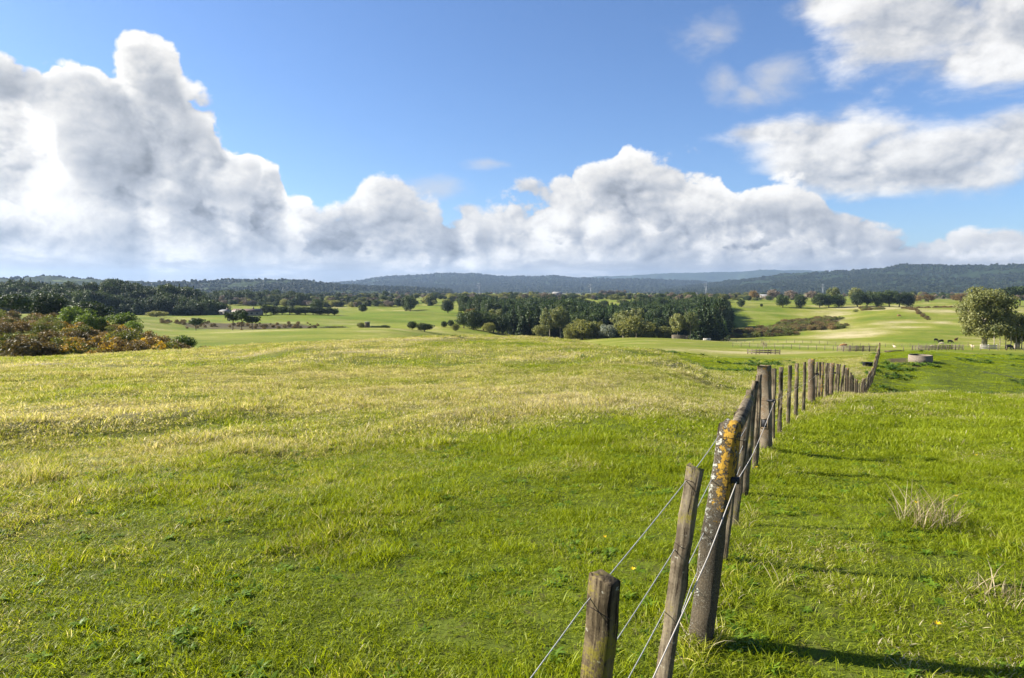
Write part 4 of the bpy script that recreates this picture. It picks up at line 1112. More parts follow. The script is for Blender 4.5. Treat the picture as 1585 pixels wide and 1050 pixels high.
P4, b4, t4 = lean_post('concrete_post', M_CONC2, 0.155, 0.095, 8.6, 1184, 566, -0.03, 0.0, 4, 'broad brown-stained concrete strainer post with a square slot', R(-18), bev=0.006, taper=0.05)
# square slot: a raised rim, and a black plate painting the shade inside
m = MB()
for sx in (-1, 1): m.box((sx * 0.045, 0, 0), (0.008, 0.012, 0.065))
for sz in (-1, 1): m.box((0, 0, sz * 0.058), (0.037, 0.012, 0.008))
sl = m.build('slot_rim', M_CONC2, P4); sl.location = (0.012, -0.040, 0.36)
m = MB(); m.box((0, 0, 0), (0.037, 0.002, 0.05)); sl = m.build('slot', M_BLACK, P4); sl.location = (0.012, -0.0475, 0.36)
# battens between the lichened post and the strainer
for k, (Yd, tpx, tpy, ln) in enumerate(((4.35, 1146, 640, 0.10), (5.3, 1161, 604, 0.09), (6.3, 1168, 590, 0.06), (7.4, 1175, 581, 0.02))):
    lean_post('batten', M_WOOD, 0.058, 0.042, Yd, tpx, tpy, ln, 0.0, 20 + k, None, R(8 * (k % 3 - 1)), bev=0.004, slant=0.1 * (k % 2))
# leaning rail stub resting against the lichened post
m = MB(); ra, rb = pt(1136, 668, 3.42), pt(1160, 618, 4.0)
m.tube([ra, ra.lerp(rb, 0.35) + Vector((0.004, 0, 0.003)), ra.lerp(rb, 0.7), rb], [0.032, 0.034, 0.033, 0.031], 9)
o = m.build('brace', M_WOOD, fence); o.location = -FO; o['label'] = 'broken wooden brace slanting up behind the lichened concrete post'
# battens and posts down to the brow
def line_pt(px):            # where the fence line crosses photo column px
    a = tan_az(px, 600)
    Yd = (3.2 - 0.529 * 8.6) / (a - 0.529)
    return Yd
for k, (px, ty) in enumerate(((1199, 571), (1210, 569), (1222.5, 566), (1234.5, 563), (1245.5, 561))):
    lean_post('batten', M_WOOD, 0.060, 0.045, line_pt(px), px, ty, 0.0, 0.0, 40 + k, None, R(10 * (k % 3 - 1)), bev=0.004)
lean_post('concrete_post', M_CONC3, 0.135, 0.12, 15.5, 1257, 556, -0.01, 0, 50, 'pale concrete post with one orange lichen patch, beyond the strainer', R(-5), bev=0.012)
for k, (px, Yd, ty) in enumerate(((1264, 16.6, 561), (1269.5, 17.5, 561), (1274, 18.3, 561), (1278.5, 19.1, 562), (1283, 20.0, 562))):
    lean_post('batten', M_WOOD if k != 2 else M_WOODO, 0.062, 0.045, Yd, px, ty, 0.0, 0.0, 60 + k, None, R(9 * (k % 3 - 1)), bev=0.004)
lean_post('concrete_post', M_CONC3, 0.13, 0.12, 20.8, 1287.5, 562, 0.0, 0, 70, 'dark-shadowed concrete post at the start of the downhill run', 0.0, bev=0.012)
# downhill run: spacing about a metre, fence rides over the brow, through the dip and up the far bank
X0, Y0 = tan_az(1287.5, 600) * 20.8, 20.8
XE, YE = tan_az(1361, 545) * 76.0, 76.0
FL = math.hypot(XE - X0, YE - Y0)
bm_w = [post_mesh('batten', 0.07, 0.05, 1.02, 80 + s, M_WOOD, bev=0.005) for s in range(3)] + [post_mesh('batten', 0.07, 0.05, 1.0, 84, M_WOODO, bev=0.005)]
bm_p = [post_mesh('concrete_post', 0.13, 0.12, 1.12, 90 + s, M_CONC3, bev=0.012) for s in range(2)]
run = [(0.304 + 0.0, 2.15)]
s_ = 0.95; k = 0
while s_ < FL + 0.2:
    t_ = s_ / FL
    X = X0 + (XE - X0) * t_; Yd = Y0 + (YE - Y0) * t_
    X += math.sin(t_ * 3.14) * 0.35
    b = gpt(X, Yd)
    rg_ = random.Random(k)
    if k % 6 == 5: stand('concrete_post', bm_p[k % 2], b, b + Vector((rg_.gauss(0, 0.02), rg_.gauss(0, 0.02), 1)), None, rg_.gauss(0, 0.1))
    else: stand('batten', bm_w[3 if k in (9, 15, 16, 31) else k % 3], b, b + Vector((rg_.gauss(0, 0.045), rg_.gauss(0, 0.03), 1)), None, rg_.gauss(0, 0.2))
    s_ += 0.98; k += 1
EP = stand('concrete_post', post_mesh('concrete_post', 0.18, 0.16, 1.5, 99, M_CONC3), gpt(XE, YE), gpt(XE, YE) + Vector((0, 0, 1)), 'taller end post on the crest of the far bank')
# wires
def wire(name, pts, r, mat, label=None, seg=6, sag=0.0):
    m = MB()
    P_ = []
    for i in range(len(pts) - 1):
        a, b = Vector(pts[i]), Vector(pts[i + 1]); nseg = 6
        for j in range(nseg):
            t = j / nseg; p = a.lerp(b, t); p.z -= sag * 4 * t * (1 - t) * (b - a).length * 0.02
            P_.append(p)
    P_.append(Vector(pts[-1]))
    m.tube(P_, [r] * len(P_), seg)
    o = m.build(name, mat, fence, True); o.location = -FO
    if label: o['label'] = label
    return o
tail = []
for t_ in np.linspace(0, 1, 40):
    X = X0 + (XE - X0) * t_ + math.sin(t_ * 3.14) * 0.35; Yd = Y0 + (YE - Y0) * t_
    tail.append(gpt(X, Yd))
LFT = Vector((-0.883, 0.47, 0))
def strand(pts, hgt, nm, lab=None, off=0.035):
    P_ = [pt(*p) for p in pts]
    for Yd, px in ((8.6, 1184), (12.0, 1228), (15.5, 1257), (20.8, 1287.5)):
        g = gpt(tan_az(px, 600) * Yd, Yd); P_.append(g + Vector((0, 0, hgt)) + LFT * (0.09 if Yd < 9 else 0.06))
    P_ += [g + Vector((0, 0, hgt)) + LFT * off for g in tail[1:]]
    return wire(nm, P_, 0.0021, M_WIRE, lab, 6, 0.3)
strand([(640, 1290, 1.55), (905, 936, 2.13), (1064, 742, 2.72), (1112, 676, 3.27), (1160, 632, 5.3)], 0.86, 'wire', 'top fence wire on the paddock side')
strand([(850, 1190, 1.9), (955, 990, 2.25), (1046, 848, 2.72), (1100, 745, 3.27), (1155, 662, 5.3)], 0.62, 'wire')
strand([(900, 1185, 1.95), (975, 1046, 2.3), (1029, 945, 2.72), (1088, 828, 3.27), (1150, 690, 5.3)], 0.42, 'wire')
strand([(950, 1230, 2.0), (1000, 1120, 2.3), (1018, 1050, 2.72), (1068, 912, 3.27), (1146, 722, 5.3)], 0.22, 'wire')
ei1 = pt(1141, 744, 3.25); ei2 = pt(1199, 621, 8.5)
ew = [pt(930, 1240, 1.75), pt(1010, 1052, 2.3), pt(1096, 862, 2.85), ei1, pt(1166, 702, 4.9), ei2, gpt(tan_az(1258, 600) * 15.5, 15.5) + Vector((0, 0, 0.72)) - LFT * 0.1, gpt(X0, Y0) + Vector((0, 0, 0.75)) - LFT * 0.09]
ew += [g + Vector((0, 0, 0.75)) - LFT * 0.06 for g in tail[1:]]
wire('electric_wire', ew, 0.0026, M_EWIRE, 'white electric wire carried off the fence on black insulators', 6, 0.15)
def insulator(p, s=1.0):
    m = MB()
    m.tube([p + LFT * 0.07 * s, p + LFT * 0.03 * s, p + LFT * 0.028 * s, p + LFT * 0.004 * s], [0.009 * s, 0.009 * s, 0.016 * s, 0.016 * s], 10)
    m.tube([p + Vector((0, 0, 0.016 * s)), p - Vector((0, 0, 0.016 * s))], [0.012 * s, 0.012 * s], 10)
    o = m.build('insulator', M_BLACK, fence, True); o.location = -FO
insulator(ei1, 1.0); insulator(ei2, 1.3)
insulator(gpt(tan_az(1258, 600) * 15.5, 15.5) + Vector((0, 0, 0.72)) - LFT * 0.1, 1.5); insulator(gpt(X0, Y0) + Vector((0, 0, 0.75)) - LFT * 0.09, 1.5)
# tie wires stapled across the near face of post and batten, and round the lichened post
def tie(a, b):
    m = MB(); m.tube([a, a.lerp(b, 0.5) + Vector((0, -0.002, 0.002)), b], [0.0016] * 3, 5)
    o = m.build('tie_wire', M_TIE, fence); o.location = -FO
for (x0, y0, x1, y1, Yd) in ((909, 937, 948, 962, 2.095), (1060, 742, 1084, 752, 2.692), (1044, 840, 1068, 858, 2.692)):
    tie(pt(x0, y0, Yd), pt(x1, y1, Yd))
for (x0, y0, x1, y1, Yd) in ((1113, 676, 1150, 683, 3.235), (1175, 620, 1196, 621, 8.50)):
    tie(pt(x0, y0, Yd), pt(x1, y1, Yd))

# ------------------------------------------------------------------ farm things
M_RAIL = wood_mat('old_rail_timber', (0.10, 0.082, 0.060), (0.25, 0.21, 0.16))
M_WHITE = plain('white_painted_timber', (0.44, 0.41, 0.35), 0.7, 0.2, 0, 3.0)
M_TROUGH = concrete_mat('trough_concrete', 5.0, -2.0, ((0.10, 0.085, 0.066), (0.22, 0.185, 0.15)), 0.3)
M_WATER = plain('trough_water', (0.02, 0.025, 0.02), 0.05, 0.5)
M_ROOF = plain('brown_iron_roof', (0.13, 0.085, 0.065), 0.55, 0.3, 0, 1.0)
M_ROOFW = plain('pale_iron_roof', (0.20, 0.20, 0.195), 0.7, 0.2, 0, 1.0)
M_WALL = plain('pale_house_wall', (0.24, 0.21, 0.175), 0.8, 0.2, 0, 1.0)
M_GLASS = plain('window_glass', (0.03, 0.04, 0.05), 0.08, 0.6)
M_STEEL = plain('pylon_steel', (0.34, 0.36, 0.37), 0.5, 0.4, 0.3)
def lathe(m, prof, seg=32, c=(0, 0, 0)):
    vs = []; n_ = len(prof)
    for i in range(seg):
        a = 2 * math.pi * i / seg
        vs += [(c[0] + r * math.cos(a), c[1] + r * math.sin(a), c[2] + z) for r, z in prof]
    q = []
    for i in range(seg):
        j = (i + 1) % seg
        for k in range(n_ - 1): q.append((i * n_ + k, j * n_ + k, j * n_ + k + 1, i * n_ + k + 1))
    m.add(vs, q)
e = tag(empty('water_trough', at(1427, 60.0)), 'round grey concrete water trough on the green bank', 'trough')
m = MB(); lathe(m, [(0.95, -0.1), (0.95, 0.10), (0.96, 0.22), (0.945, 0.235), (0.95, 0.52), (0.93, 0.56), (0.86, 0.56), (0.84, 0.53), (0.83, 0.08)]); m.build('wall', M_TROUGH, e, True)
m = MB(); lathe(m, [(0.84, 0.42), (0.4, 0.421), (0.001, 0.42)]); m.build('water', M_WATER, e)
m = MB(); m.box((-0.25, 0.55, 0.585), (0.34, 0.16, 0.025)); m.build('valve_cover', M_BLACK, e)
e = tag(empty('water_tub', at(1345, 58.0), R(20)), 'low black plastic water tub on the grass left of the far fence', 'trough')
m = MB(); 
def tub(m, prof, L, Wd, seg=28):
    vs = []; n_ = len(prof)
    for i in range(seg):
        a = 2 * math.pi * i / seg; cx, cy = math.cos(a), math.sin(a)
        ex = math.copysign(abs(cx) ** 0.55, cx); ey = math.copysign(abs(cy) ** 0.55, cy)
        vs += [(ex * (L + r), ey * (Wd + r), z) for r, z in prof]
    m.add(vs, [(i * n_ + k, ((i + 1) % seg) * n_ + k, ((i + 1) % seg) * n_ + k + 1, i * n_ + k + 1) for i in range(seg) for k in range(n_ - 1)])
tub(m, [(-0.06, -0.05), (-0.02, 0.2), (0.0, 0.36), (0.035, 0.38), (0.035, 0.42), (-0.03, 0.42), (-0.06, 0.1)], 0.42, 0.26); m.build('shell', M_BLACK, e, True)
m = MB(); tub(m, [(-0.05, 0.33), (-0.25, 0.331)], 0.42, 0.26); m.build('water', M_WATER, e)
# black pipe across the bank, added for a dark shadow line
pp = []
for t_ in np.linspace(0, 1, 30):
    px = 1505 + 130 * t_; Yd = 58 - 6.5 * t_ + math.sin(t_ * 9) * 0.15
    p = at(px, Yd); p.z += 0.03; pp.append(p)
p0 = pp[0].copy(); m = MB(); m.tube([p - p0 for p in pp], [0.028] * len(pp), 6)
tag(m.build('shadow_stripe', M_BLACK, None, True, p0), 'thin black pipe added for a shadow line down the green bank at the right', 'stripe')

def rail_pen(name, px, Yd, L, D_, h, rails, label, mat, rz=0.0, gap=1.6, cat='rail pen', th=0.05, rw=0.13):
    e = tag(empty(name, at(px, Yd), rz), label, cat)
    gz = e.location.z
    def z_at(x, y):
        X = e.location.x + x * math.cos(rz) - y * math.sin(rz); Y = e.location.y + x * math.sin(rz) + y * math.cos(rz)
        return float(ground(X, Y)) - gz
    sides = [((-L / 2, -D_ / 2), (L / 2, -D_ / 2))]
    if D_ > 0: sides += [((L / 2, -D_ / 2), (L / 2, D_ / 2)), ((L / 2, D_ / 2), (-L / 2, D_ / 2)), ((-L / 2, D_ / 2), (-L / 2, -D_ / 2))]
    for si, (a, b) in enumerate(sides):
        ln = math.hypot(b[0] - a[0], b[1] - a[1]); n_ = max(1, round(ln / gap))
        for i in range(n_ + (1 if D_ == 0 else 0)):
            t = i / n_; x, y = a[0] + (b[0] - a[0]) * t, a[1] + (b[1] - a[1]) * t; zz = z_at(x, y)
            m = MB(); m.box((x, y, zz + h / 2), (0.06, 0.06, h / 2 + 0.1)); m.build('post', mat, e)
        for k in range(rails):
            zr = h * (k + 0.8) / (rails + 0.3)
            m = MB(); off = 0.09
            nx, ny = (b[1] - a[1]) / ln * off, -(b[0] - a[0]) / ln * off
            m.bar((a[0] + nx, a[1] + ny, z_at(*a) + zr), (b[0] + nx, b[1] + ny, z_at(*b) + zr), th, rw); m.build('rail', mat, e)
    return e
rail_pen('tree_guard', 1183, 124, 4.4, 3.6, 0.85, 2, 'low timber rail guard round a bare sapling in the open field', M_RAIL, R(4), 2.2, 'tree guard')
e = tag(empty('bare_sapling', at(1183, 124)), 'leafless pale sapling inside the low timber rail guard', 'sapling')
obj('trunk', trunk_mesh(2.2, 0.045, 0.012, 4, M_BARKP, 5, 0.02, 0.35, 0.4), e)
obj('crown', cmesh('crown', [(0, 0, 1.9, 0.8, 0.8, 0.8)], 240, 0.03, 5, M_TWIG, aspect=12, outward=0.1, shell=0.1), e)
rail_pen('tree_guard', 1053, 300, 6.2, 4.0, 1.9, 4, 'tall close-boarded timber guard at the foot of the ragged gums', M_RAIL, R(3), 2.0, 'tree guard', 0.06, 0.36)
rail_pen('white_rails', 1532, 163, 4.0, 0, 1.15, 3, 'short run of white rails below the big sunlit gum', M_WHITE, R(2), 2.0, 'fence', 0.05, 0.26)
rail_pen('timber_yard', 1327, 150, 6.5, 4.0, 1.25, 4, 'grey timber stock yard left of the fence end post', M_RAIL, R(10), 1.6, 'stock yard', 0.04, 0.12)
rail_pen('timber_yard', 1452, 158, 9.0, 4.0, 1.15, 3, 'grey timber stock yard beside the round concrete trough', M_RAIL, R(-3), 1.5, 'stock yard', 0.04, 0.12)
# feed trough on legs
e = tag(empty('feed_trough', at(1386, 100), R(4)), 'long dark timber feed trough on legs behind the end post', 'feed trough')
m = MB(); m.box((0, 0, 0.62), (1.35, 0.22, 0.03)); m.build('base', M_TIE, e)
for sy in (-1, 1): m = MB(); m.box((0, sy * 0.25, 0.72), (1.35, 0.025, 0.13)); m.build('side', M_WOOD, e)
for sx in (-1, 1):
    for sy in (-1, 1): m = MB(); m.box((sx * 1.2, sy * 0.2, 0.25), (0.05, 0.05, 0.34)); m.build('leg', M_WOOD, e)
# concrete block trough by the wood
e = tag(empty('block_trough', at(1095, 288), R(5)), 'pale rectangular concrete trough right of the tall boarded guard', 'trough')
m = MB(); 
for sx in (-1, 1): m.box((sx * 1.45, 0, 0.4), (0.1, 0.5, 0.5))
for sy in (-1, 1): m.box((0, sy * 0.45, 0.4), (1.35, 0.08, 0.5))
m.build('wall', M_WHITE, e)
m = MB(); m.box((0, 0, 0.6), (1.34, 0.36, 0.02)); m.build('water', M_WATER, e)
# hut
e = tag(empty('field_hut', at(568.5, 262), R(12)), 'tiny pale timber hut beyond the smooth field', 'hut')
m = MB(); m.box((0, 0, 1.0), (0.95, 0.9, 1.1)); m.build('wall', M_RAIL, e)
m = MB(); m.bar((-1.12, 0, 2.18), (1.12, 0, 2.32), 2.1, 0.08); m.build('roof', M_ROOFW, e)
m = MB(); m.box((0.2, -0.92, 0.85), (0.36, 0.02, 0.85)); m.build('door', M_WOOD, e)
def house(px, Yd, L, D_, h, rise, rz, label, roof, wall=M_WALL, wins=3):
    e = tag(empty('farmhouse', at(px, Yd), rz), label, 'house')
    m = MB(); m.box((0, 0, h / 2 - 0.5), (L / 2, D_ / 2, h / 2 + 0.5))
    for sx in (-1, 1):
        m.add([(sx * L / 2, -D_ / 2, h), (sx * L / 2, D_ / 2, h), (sx * L / 2, 0, h + rise)], (), [(0, 1, 2)])
    m.build('wall', wall, e)
    rf = None
    m = MB()
    for sy in (-1, 1):
        a = Vector((0, sy * (D_ / 2 + 0.5), h - rise * 0.5 / (D_ / 2) + 0.12)); b = Vector((0, 0, h + rise + 0.12))
        m.add([(sx * (L / 2 + 0.4), p.y, p.z + dz) for dz in (0, 0.12) for p in (a, b) for sx in (-1, 1)],
              [(0, 1, 3, 2), (4, 6, 7, 5), (0, 4, 5, 1), (2, 3, 7, 6), (0, 2, 6, 4), (1, 5, 7, 3)])
    rf = m.build('roof', roof, e)
    m = MB(); m.box((L * 0.2, 0, h + rise + 0.4), (0.4, 0.4, 0.8)); m.build('chimney', M_ROOF, rf)
    for i in range(wins):
        x = -L / 2 + L * (i + 0.5) / wins
        m = MB(); m.box((x, -D_ / 2 - 0.03, h * 0.58), (L / wins * 0.28, 0.03, 0.6)); wn = m.build('window', M_WHITE, e)
        m = MB(); m.box((x, -D_ / 2 - 0.07, h * 0.58), (L / wins * 0.24, 0.015, 0.5)); m.build('pane', M_GLASS, wn)
    return e
house(384, 436, 17, 8, 2.6, 1.4, R(6), 'long low farmhouse with brown roof behind the open pines', M_ROOF, wins=5)
house(350, 445, 6, 5, 2.4, 0.9, R(-10), 'small pale shed left of the long low farmhouse', M_ROOFW, wins=2)
house(1505, 760, 12, 8, 2.8, 1.6, R(8), 'pale roofed house behind the russet hedge, left of the big gum', M_ROOFW)
house(1184, 1050, 16, 9, 4.2, 2.0, R(-5), 'pale house beyond the paddock at the end of the wood', M_ROOFW)
house(862, 1500, 20, 11, 7.0, 3.0, R(15), 'distant pale house above the wood', M_ROOFW)
house(600, 1150, 18, 9, 3.5, 2.0, R(-12), 'distant pale house among the valley hedges left of centre', M_ROOFW)
# far wire fence across the right hand fields
def wire_fence(a, b, n_, label, dy=0.0):
    e = tag(empty('wire_fence', at(*a)), label, 'fence'); o0 = e.location.copy()
    P_ = []
    for i in range(n_):
        t = i / (n_ - 1); p = at(a[0] + (b[0] - a[0]) * t, a[1] + (b[1] - a[1]) * t) - o0; P_.append(p)
        m = MB(); m.box((0, 0, 0.55), (0.05, 0.05, 0.62 + 0.1 * (i % 3))); m.build('post', M_RAIL, e, loc=p)
    for h in (0.5, 0.85, 1.15):
        m = MB(); m.tube([p + Vector((0, 0, h)) for p in P_], [0.006] * len(P_), 4); m.build('wire', M_WIRE, e)
wire_fence((1128, 270), (1500, 205), 30, 'long wire fence across the far field below the cattle')
wire_fence((1135, 190), (1330, 158), 16, 'short wire fence in the field above the bare sapling')
wire_fence((1400, 152), (1600, 158), 16, 'post and wire fence behind the round concrete trough')
# pylons
def pylon(px, Yd, h, label):
    p = at(px, Yd); e = tag(empty('power_pylon', p), label, 'pylon'); w = h * 0.075; th = h * 0.010
    for sx in (-1, 1):
        for sy in (-1, 1):
            m = MB(); m.bar((sx * w, sy * w, -1), (sx * w * 0.22, sy * w * 0.22, h * 0.68), th, th); m.bar((sx * w * 0.22, sy * w * 0.22, h * 0.68), (0, 0, h), th, th); m.build('leg', M_STEEL, e)
    m = MB()
    for k in range(6):
        t0, t1 = k / 6 * 0.68, (k + 1) / 6 * 0.68
        w0, w1 = w * (1 - 0.78 * t0 / 0.68), w * (1 - 0.78 * t1 / 0.68)
        for s in (-1, 1):
            m.bar((-w0, s * w0, t0 * h), (w1, s * w1, t1 * h), th * 0.6, th * 0.6); m.bar((w0, s * w0, t0 * h), (-w1, s * w1, t1 * h), th * 0.6, th * 0.6)
    m.build('lattice', M_STEEL, e)
    for k, zz in enumerate((0.62, 0.76, 0.9)):
        L = h * (0.17, 0.2, 0.14)[k]; m = MB(); m.bar((-L, 0, zz * h), (L, 0, zz * h), th, th * 1.4); m.bar((-L, 0, zz * h), (0, 0, (zz + 0.06) * h), th * 0.7, th * 0.7); m.bar((L, 0, zz * h), (0, 0, (zz + 0.06) * h), th * 0.7, th * 0.7); m.build('crossarm', M_STEEL, e)
pylon(742, 2300, 42, 'thin grey power pylon in the valley left of centre')
pylon(1092, 2300, 44, 'thin grey power pylon above the right part of the wood')
pylon(1272, 2500, 40, 'thin grey power pylon against the right hills')
pylon(914, 1900, 34, 'thin grey power pylon beside the bare poplar row')

# ------------------------------------------------------------------ cattle
def hide_mat(name, c1, c2, thr):
    m, nt, out = new_mat(name)
    tcx = nt.new('ShaderNodeTexCoord'); nz = nt.noise(tcx.outputs['Object'], 1.6, 2, 0.5)
    principled(nt, out, nt.mix(nt.smooth(nz, thr, thr + 0.03), c1, c2), 0.8, 0.2)
    return m
H_BLACK = hide_mat('black_hide', (0.012, 0.011, 0.010), (0.02, 0.017, 0.015), 0.6)
H_TAN = hide_mat('tan_hide', (0.33, 0.17, 0.07), (0.45, 0.36, 0.25), 0.55)
H_BROWN = hide_mat('brown_hide', (0.10, 0.05, 0.025), (0.14, 0.08, 0.04), 0.55)
H_WHITE = hide_mat('cream_hide', (0.40, 0.33, 0.23), (0.34, 0.24, 0.14), 0.6)
def cow_mesh(graze):
    v, e, r = [], [], []
    def add(p, rad, par=None):
        v.append(p); r.append(rad)
        if par is not None: e.append((par, len(v) - 1))
        return len(v) - 1
    hip = add((-0.55, 0, 1.08), (0.30, 0.36)); mid = add((-0.1, 0, 1.02), (0.36, 0.42), hip); sh = add((0.45, 0, 1.05), (0.30, 0.38), mid)
    rump = add((-0.88, 0, 1.12), (0.20, 0.24), hip)
    if graze: nk = [(0.85, 0.02, 0.95), (1.12, 0.04, 0.62), (1.22, 0.05, 0.35), (1.32, 0.06, 0.10)]
    else: nk = [(0.85, 0, 1.28), (1.05, 0, 1.48), (1.25, 0, 1.45), (1.48, 0, 1.28)]
    pr = sh
    for p, rad in zip(nk, ((0.18, 0.24), (0.14, 0.16), (0.13, 0.14), (0.08, 0.08))): pr = add(p, rad, pr)
    hd = pr - 1
    for s in (-1, 1): ear = add((nk[2][0] - 0.05, s * 0.24, nk[2][2] + 0.12), (0.04, 0.03), hd)
    for s in (-1, 1):
        a = add((0.50, s * 0.20, 0.72), (0.13, 0.12), sh); a = add((0.52, s * 0.20, 0.42), (0.07, 0.07), a); a = add((0.50, s * 0.20, 0.10), (0.05, 0.05), a); add((0.53, s * 0.20, 0.02), (0.065, 0.06), a)
        a = add((-0.62, s * 0.21, 0.75), (0.17, 0.14), hip); a = add((-0.78, s * 0.20, 0.46), (0.075, 0.07), a); a = add((-0.74, s * 0.20, 0.12), (0.05, 0.05), a); add((-0.70, s * 0.20, 0.02), (0.065, 0.06), a)
    t = add((-1.04, 0, 1.0), (0.04, 0.04), rump); t = add((-1.08, 0, 0.6), (0.025, 0.025), t); add((-1.08, 0, 0.35), (0.05, 0.05), t)
    me = bpy.data.meshes.new('cow'); me.from_pydata(v, e, [])
    o = bpy.data.objects.new('cow_tmp', me); COL.objects.link(o)
    md = o.modifiers.new('skin', 'SKIN'); md.use_smooth_shade = True
    for i, sv in enumerate(me.skin_vertices[0].data): sv.radius = r[i]; sv.use_root = (i == 0)
    ss = o.modifiers.new('sub', 'SUBSURF'); ss.levels = 1; ss.render_levels = 1
    dg = bpy.context.evaluated_depsgraph_get()
    res = bpy.data.meshes.new_from_object(o.evaluated_get(dg))
    bpy.data.objects.remove(o, do_unlink=True)
    return res
_cm = [cow_mesh(True), cow_mesh(False)]
_cow_cache = {}
def cow(px, Yd, rz, hide, graze, label, s=1.0):
    key = (hide.name, graze)
    if key not in _cow_cache:
        me = _cm[0 if graze else 1].copy(); me.materials.clear(); me.materials.append(hide); _cow_cache[key] = me
    o = obj('cow', _cow_cache[key], None, at(px, Yd)); o.rotation_euler = (0, 0, rz); o.scale = (s, s, s)
    tag(o, label, 'cow', 'cattle grazing on the right')
cow(1307, 205, R(170), H_TAN, True, 'tan and white cow grazing left of the fence end post')
cow(1450, 262, R(20), H_BLACK, True, 'black cow in the far field, leftmost of the dark cattle')
cow(1458, 255, R(190), H_BLACK, True, 'black cow in the far field, right of the leftmost one')
cow(1459, 235, R(160), H_WHITE, True, 'cream cow just below the black cattle in the far field', 0.75)
cow(1472, 252, R(5), H_BLACK, True, 'black cow in the far field, nearest the brown cow')
cow(1481, 262, R(30), H_BROWN, False, 'brown cow closest to the big sunlit gum')
cow(1386, 188, R(95), H_WHITE, False, 'pale cow behind the dark feed trough, seen end on', 0.62)
cow(1444, 180, R(150), H_WHITE, True, 'cream cow by the timber yard behind the round trough', 0.62)
cow(1507, 175, R(100), H_WHITE, False, 'pale cow at the left foot of the big sunlit gum', 0.6)
cow(1564, 160, R(10), H_BLACK, True, 'black cow under the dark tree at the right edge')
cow(1122, 286, R(185), H_BLACK, True, 'black cow beside the upright bush right of the wood')
cow(1391, 470, R(10), H_TAN, True, 'tan cow high on the pale hill, far right field', 1.3)
# ------------------------------------------------------------------ grass
def blade_material():
    m, nt, out = new_mat('grass_blades')
    geo = nt.new('ShaderNodeNewGeometry'); oi = nt.new('ShaderNodeObjectInfo')
    rnd = V(nt, geo.outputs['Random Per Island']); orn = V(nt, oi.outputs['Random'])
    a = nt.new('ShaderNodeAttribute', attribute_name='dry', attribute_type='INSTANCER'); dry = V(nt, a.outputs['Fac'])
    f = nt.lin(dry + (orn - 0.5) * 0.45 + (rnd - 0.5) * 0.45, 0.05, 0.65)
    c = nt.mix(f, (0.206, 0.262, 0.006), (0.305, 0.305, 0.045))
    straw = nt.smooth(rnd - (1.00 - dry * 0.82), 0.0, 0.04)
    c = nt.mix(straw, c, nt.mix(orn, (0.38, 0.32, 0.19), (0.56, 0.50, 0.34)))
    c = nt.vmath('SCALE', c, scale=orn * 0.5 + 0.75)
    d = nt.new('ShaderNodeBsdfPrincipled'); nt.put(d.inputs['Base Color'], c)
    d.inputs['Roughness'].default_value = 0.5; d.inputs['Specular IOR Level'].default_value = 0.18
    tr = nt.new('ShaderNodeBsdfTranslucent'); nt.put(tr.inputs[0], nt.vmath('MULTIPLY', c, (1.25, 1.2, 0.6)))
    mx = nt.new('ShaderNodeMixShader'); mx.inputs[0].default_value = 0.46
    nt.link(d.outputs[0], mx.inputs[1]); nt.link(tr.outputs[0], mx.inputs[2]); nt.link(mx.outputs[0], out.inputs[0])
    return m
M_BLADE = blade_material()
M_WEED = leaf_mat('broad_weed_leaves', (0.10, 0.19, 0.012), (0.17, 0.26, 0.02), trans=0.45, scale=8.0, rough=0.5, spec=0.25)
M_STRAWT = leaf_mat('dry_straw', (0.30, 0.24, 0.13), (0.52, 0.45, 0.29), trans=0.2, scale=8.0)
def clump(name, n_, rad, hr, wd, seed, lean=0.6, mat=None):
    rg = np.random.default_rng(seed)
    ph = rg.random(n_) * 6.283; rr_ = rad * np.sqrt(rg.random(n_))
    B = np.column_stack([np.cos(ph) * rr_, np.sin(ph) * rr_, np.full(n_, -0.012)])
    h = rg.uniform(hr[0], hr[1], n_) * (0.65 + 0.5 * rg.random(n_))
    la = rg.random(n_) * 6.283; lm = lean * (0.25 + rg.random(n_))
    D = np.column_stack([np.cos(la) * lm, np.sin(la) * lm, np.ones(n_)]); D /= np.linalg.norm(D, axis=1, keepdims=True)
    D2 = D + np.column_stack([np.cos(la), np.sin(la), -0.75 * np.ones(n_)]) * (0.25 + 0.6 * rg.random(n_))[:, None]; D2 /= np.linalg.norm(D2, axis=1, keepdims=True)
    tw = rg.random(n_) * 6.283
    Wv = np.column_stack([np.cos(tw), np.sin(tw), np.zeros(n_)]) * (wd * (0.6 + 0.8 * rg.random(n_)))[:, None] * 0.5
    m1 = B + D * (h * 0.45)[:, None]; m2 = m1 + (D * 0.5 + D2 * 0.5) * (h * 0.33)[:, None]; tp = m2 + D2 * (h * 0.35)[:, None]
    v = np.stack([B - Wv * 0.7, B + Wv * 0.7, m1 - Wv, m1 + Wv, m2 - Wv * 0.7, m2 + Wv * 0.7, tp], 1).reshape(-1, 3)
    i = (np.arange(n_) * 7)[:, None]
    q = np.concatenate([i + np.array([0, 1, 3, 2]), i + np.array([2, 3, 5, 4])]); t = i + np.array([4, 5, 6])
    return mesh_np(name, v, [q, t], mat or M_BLADE)
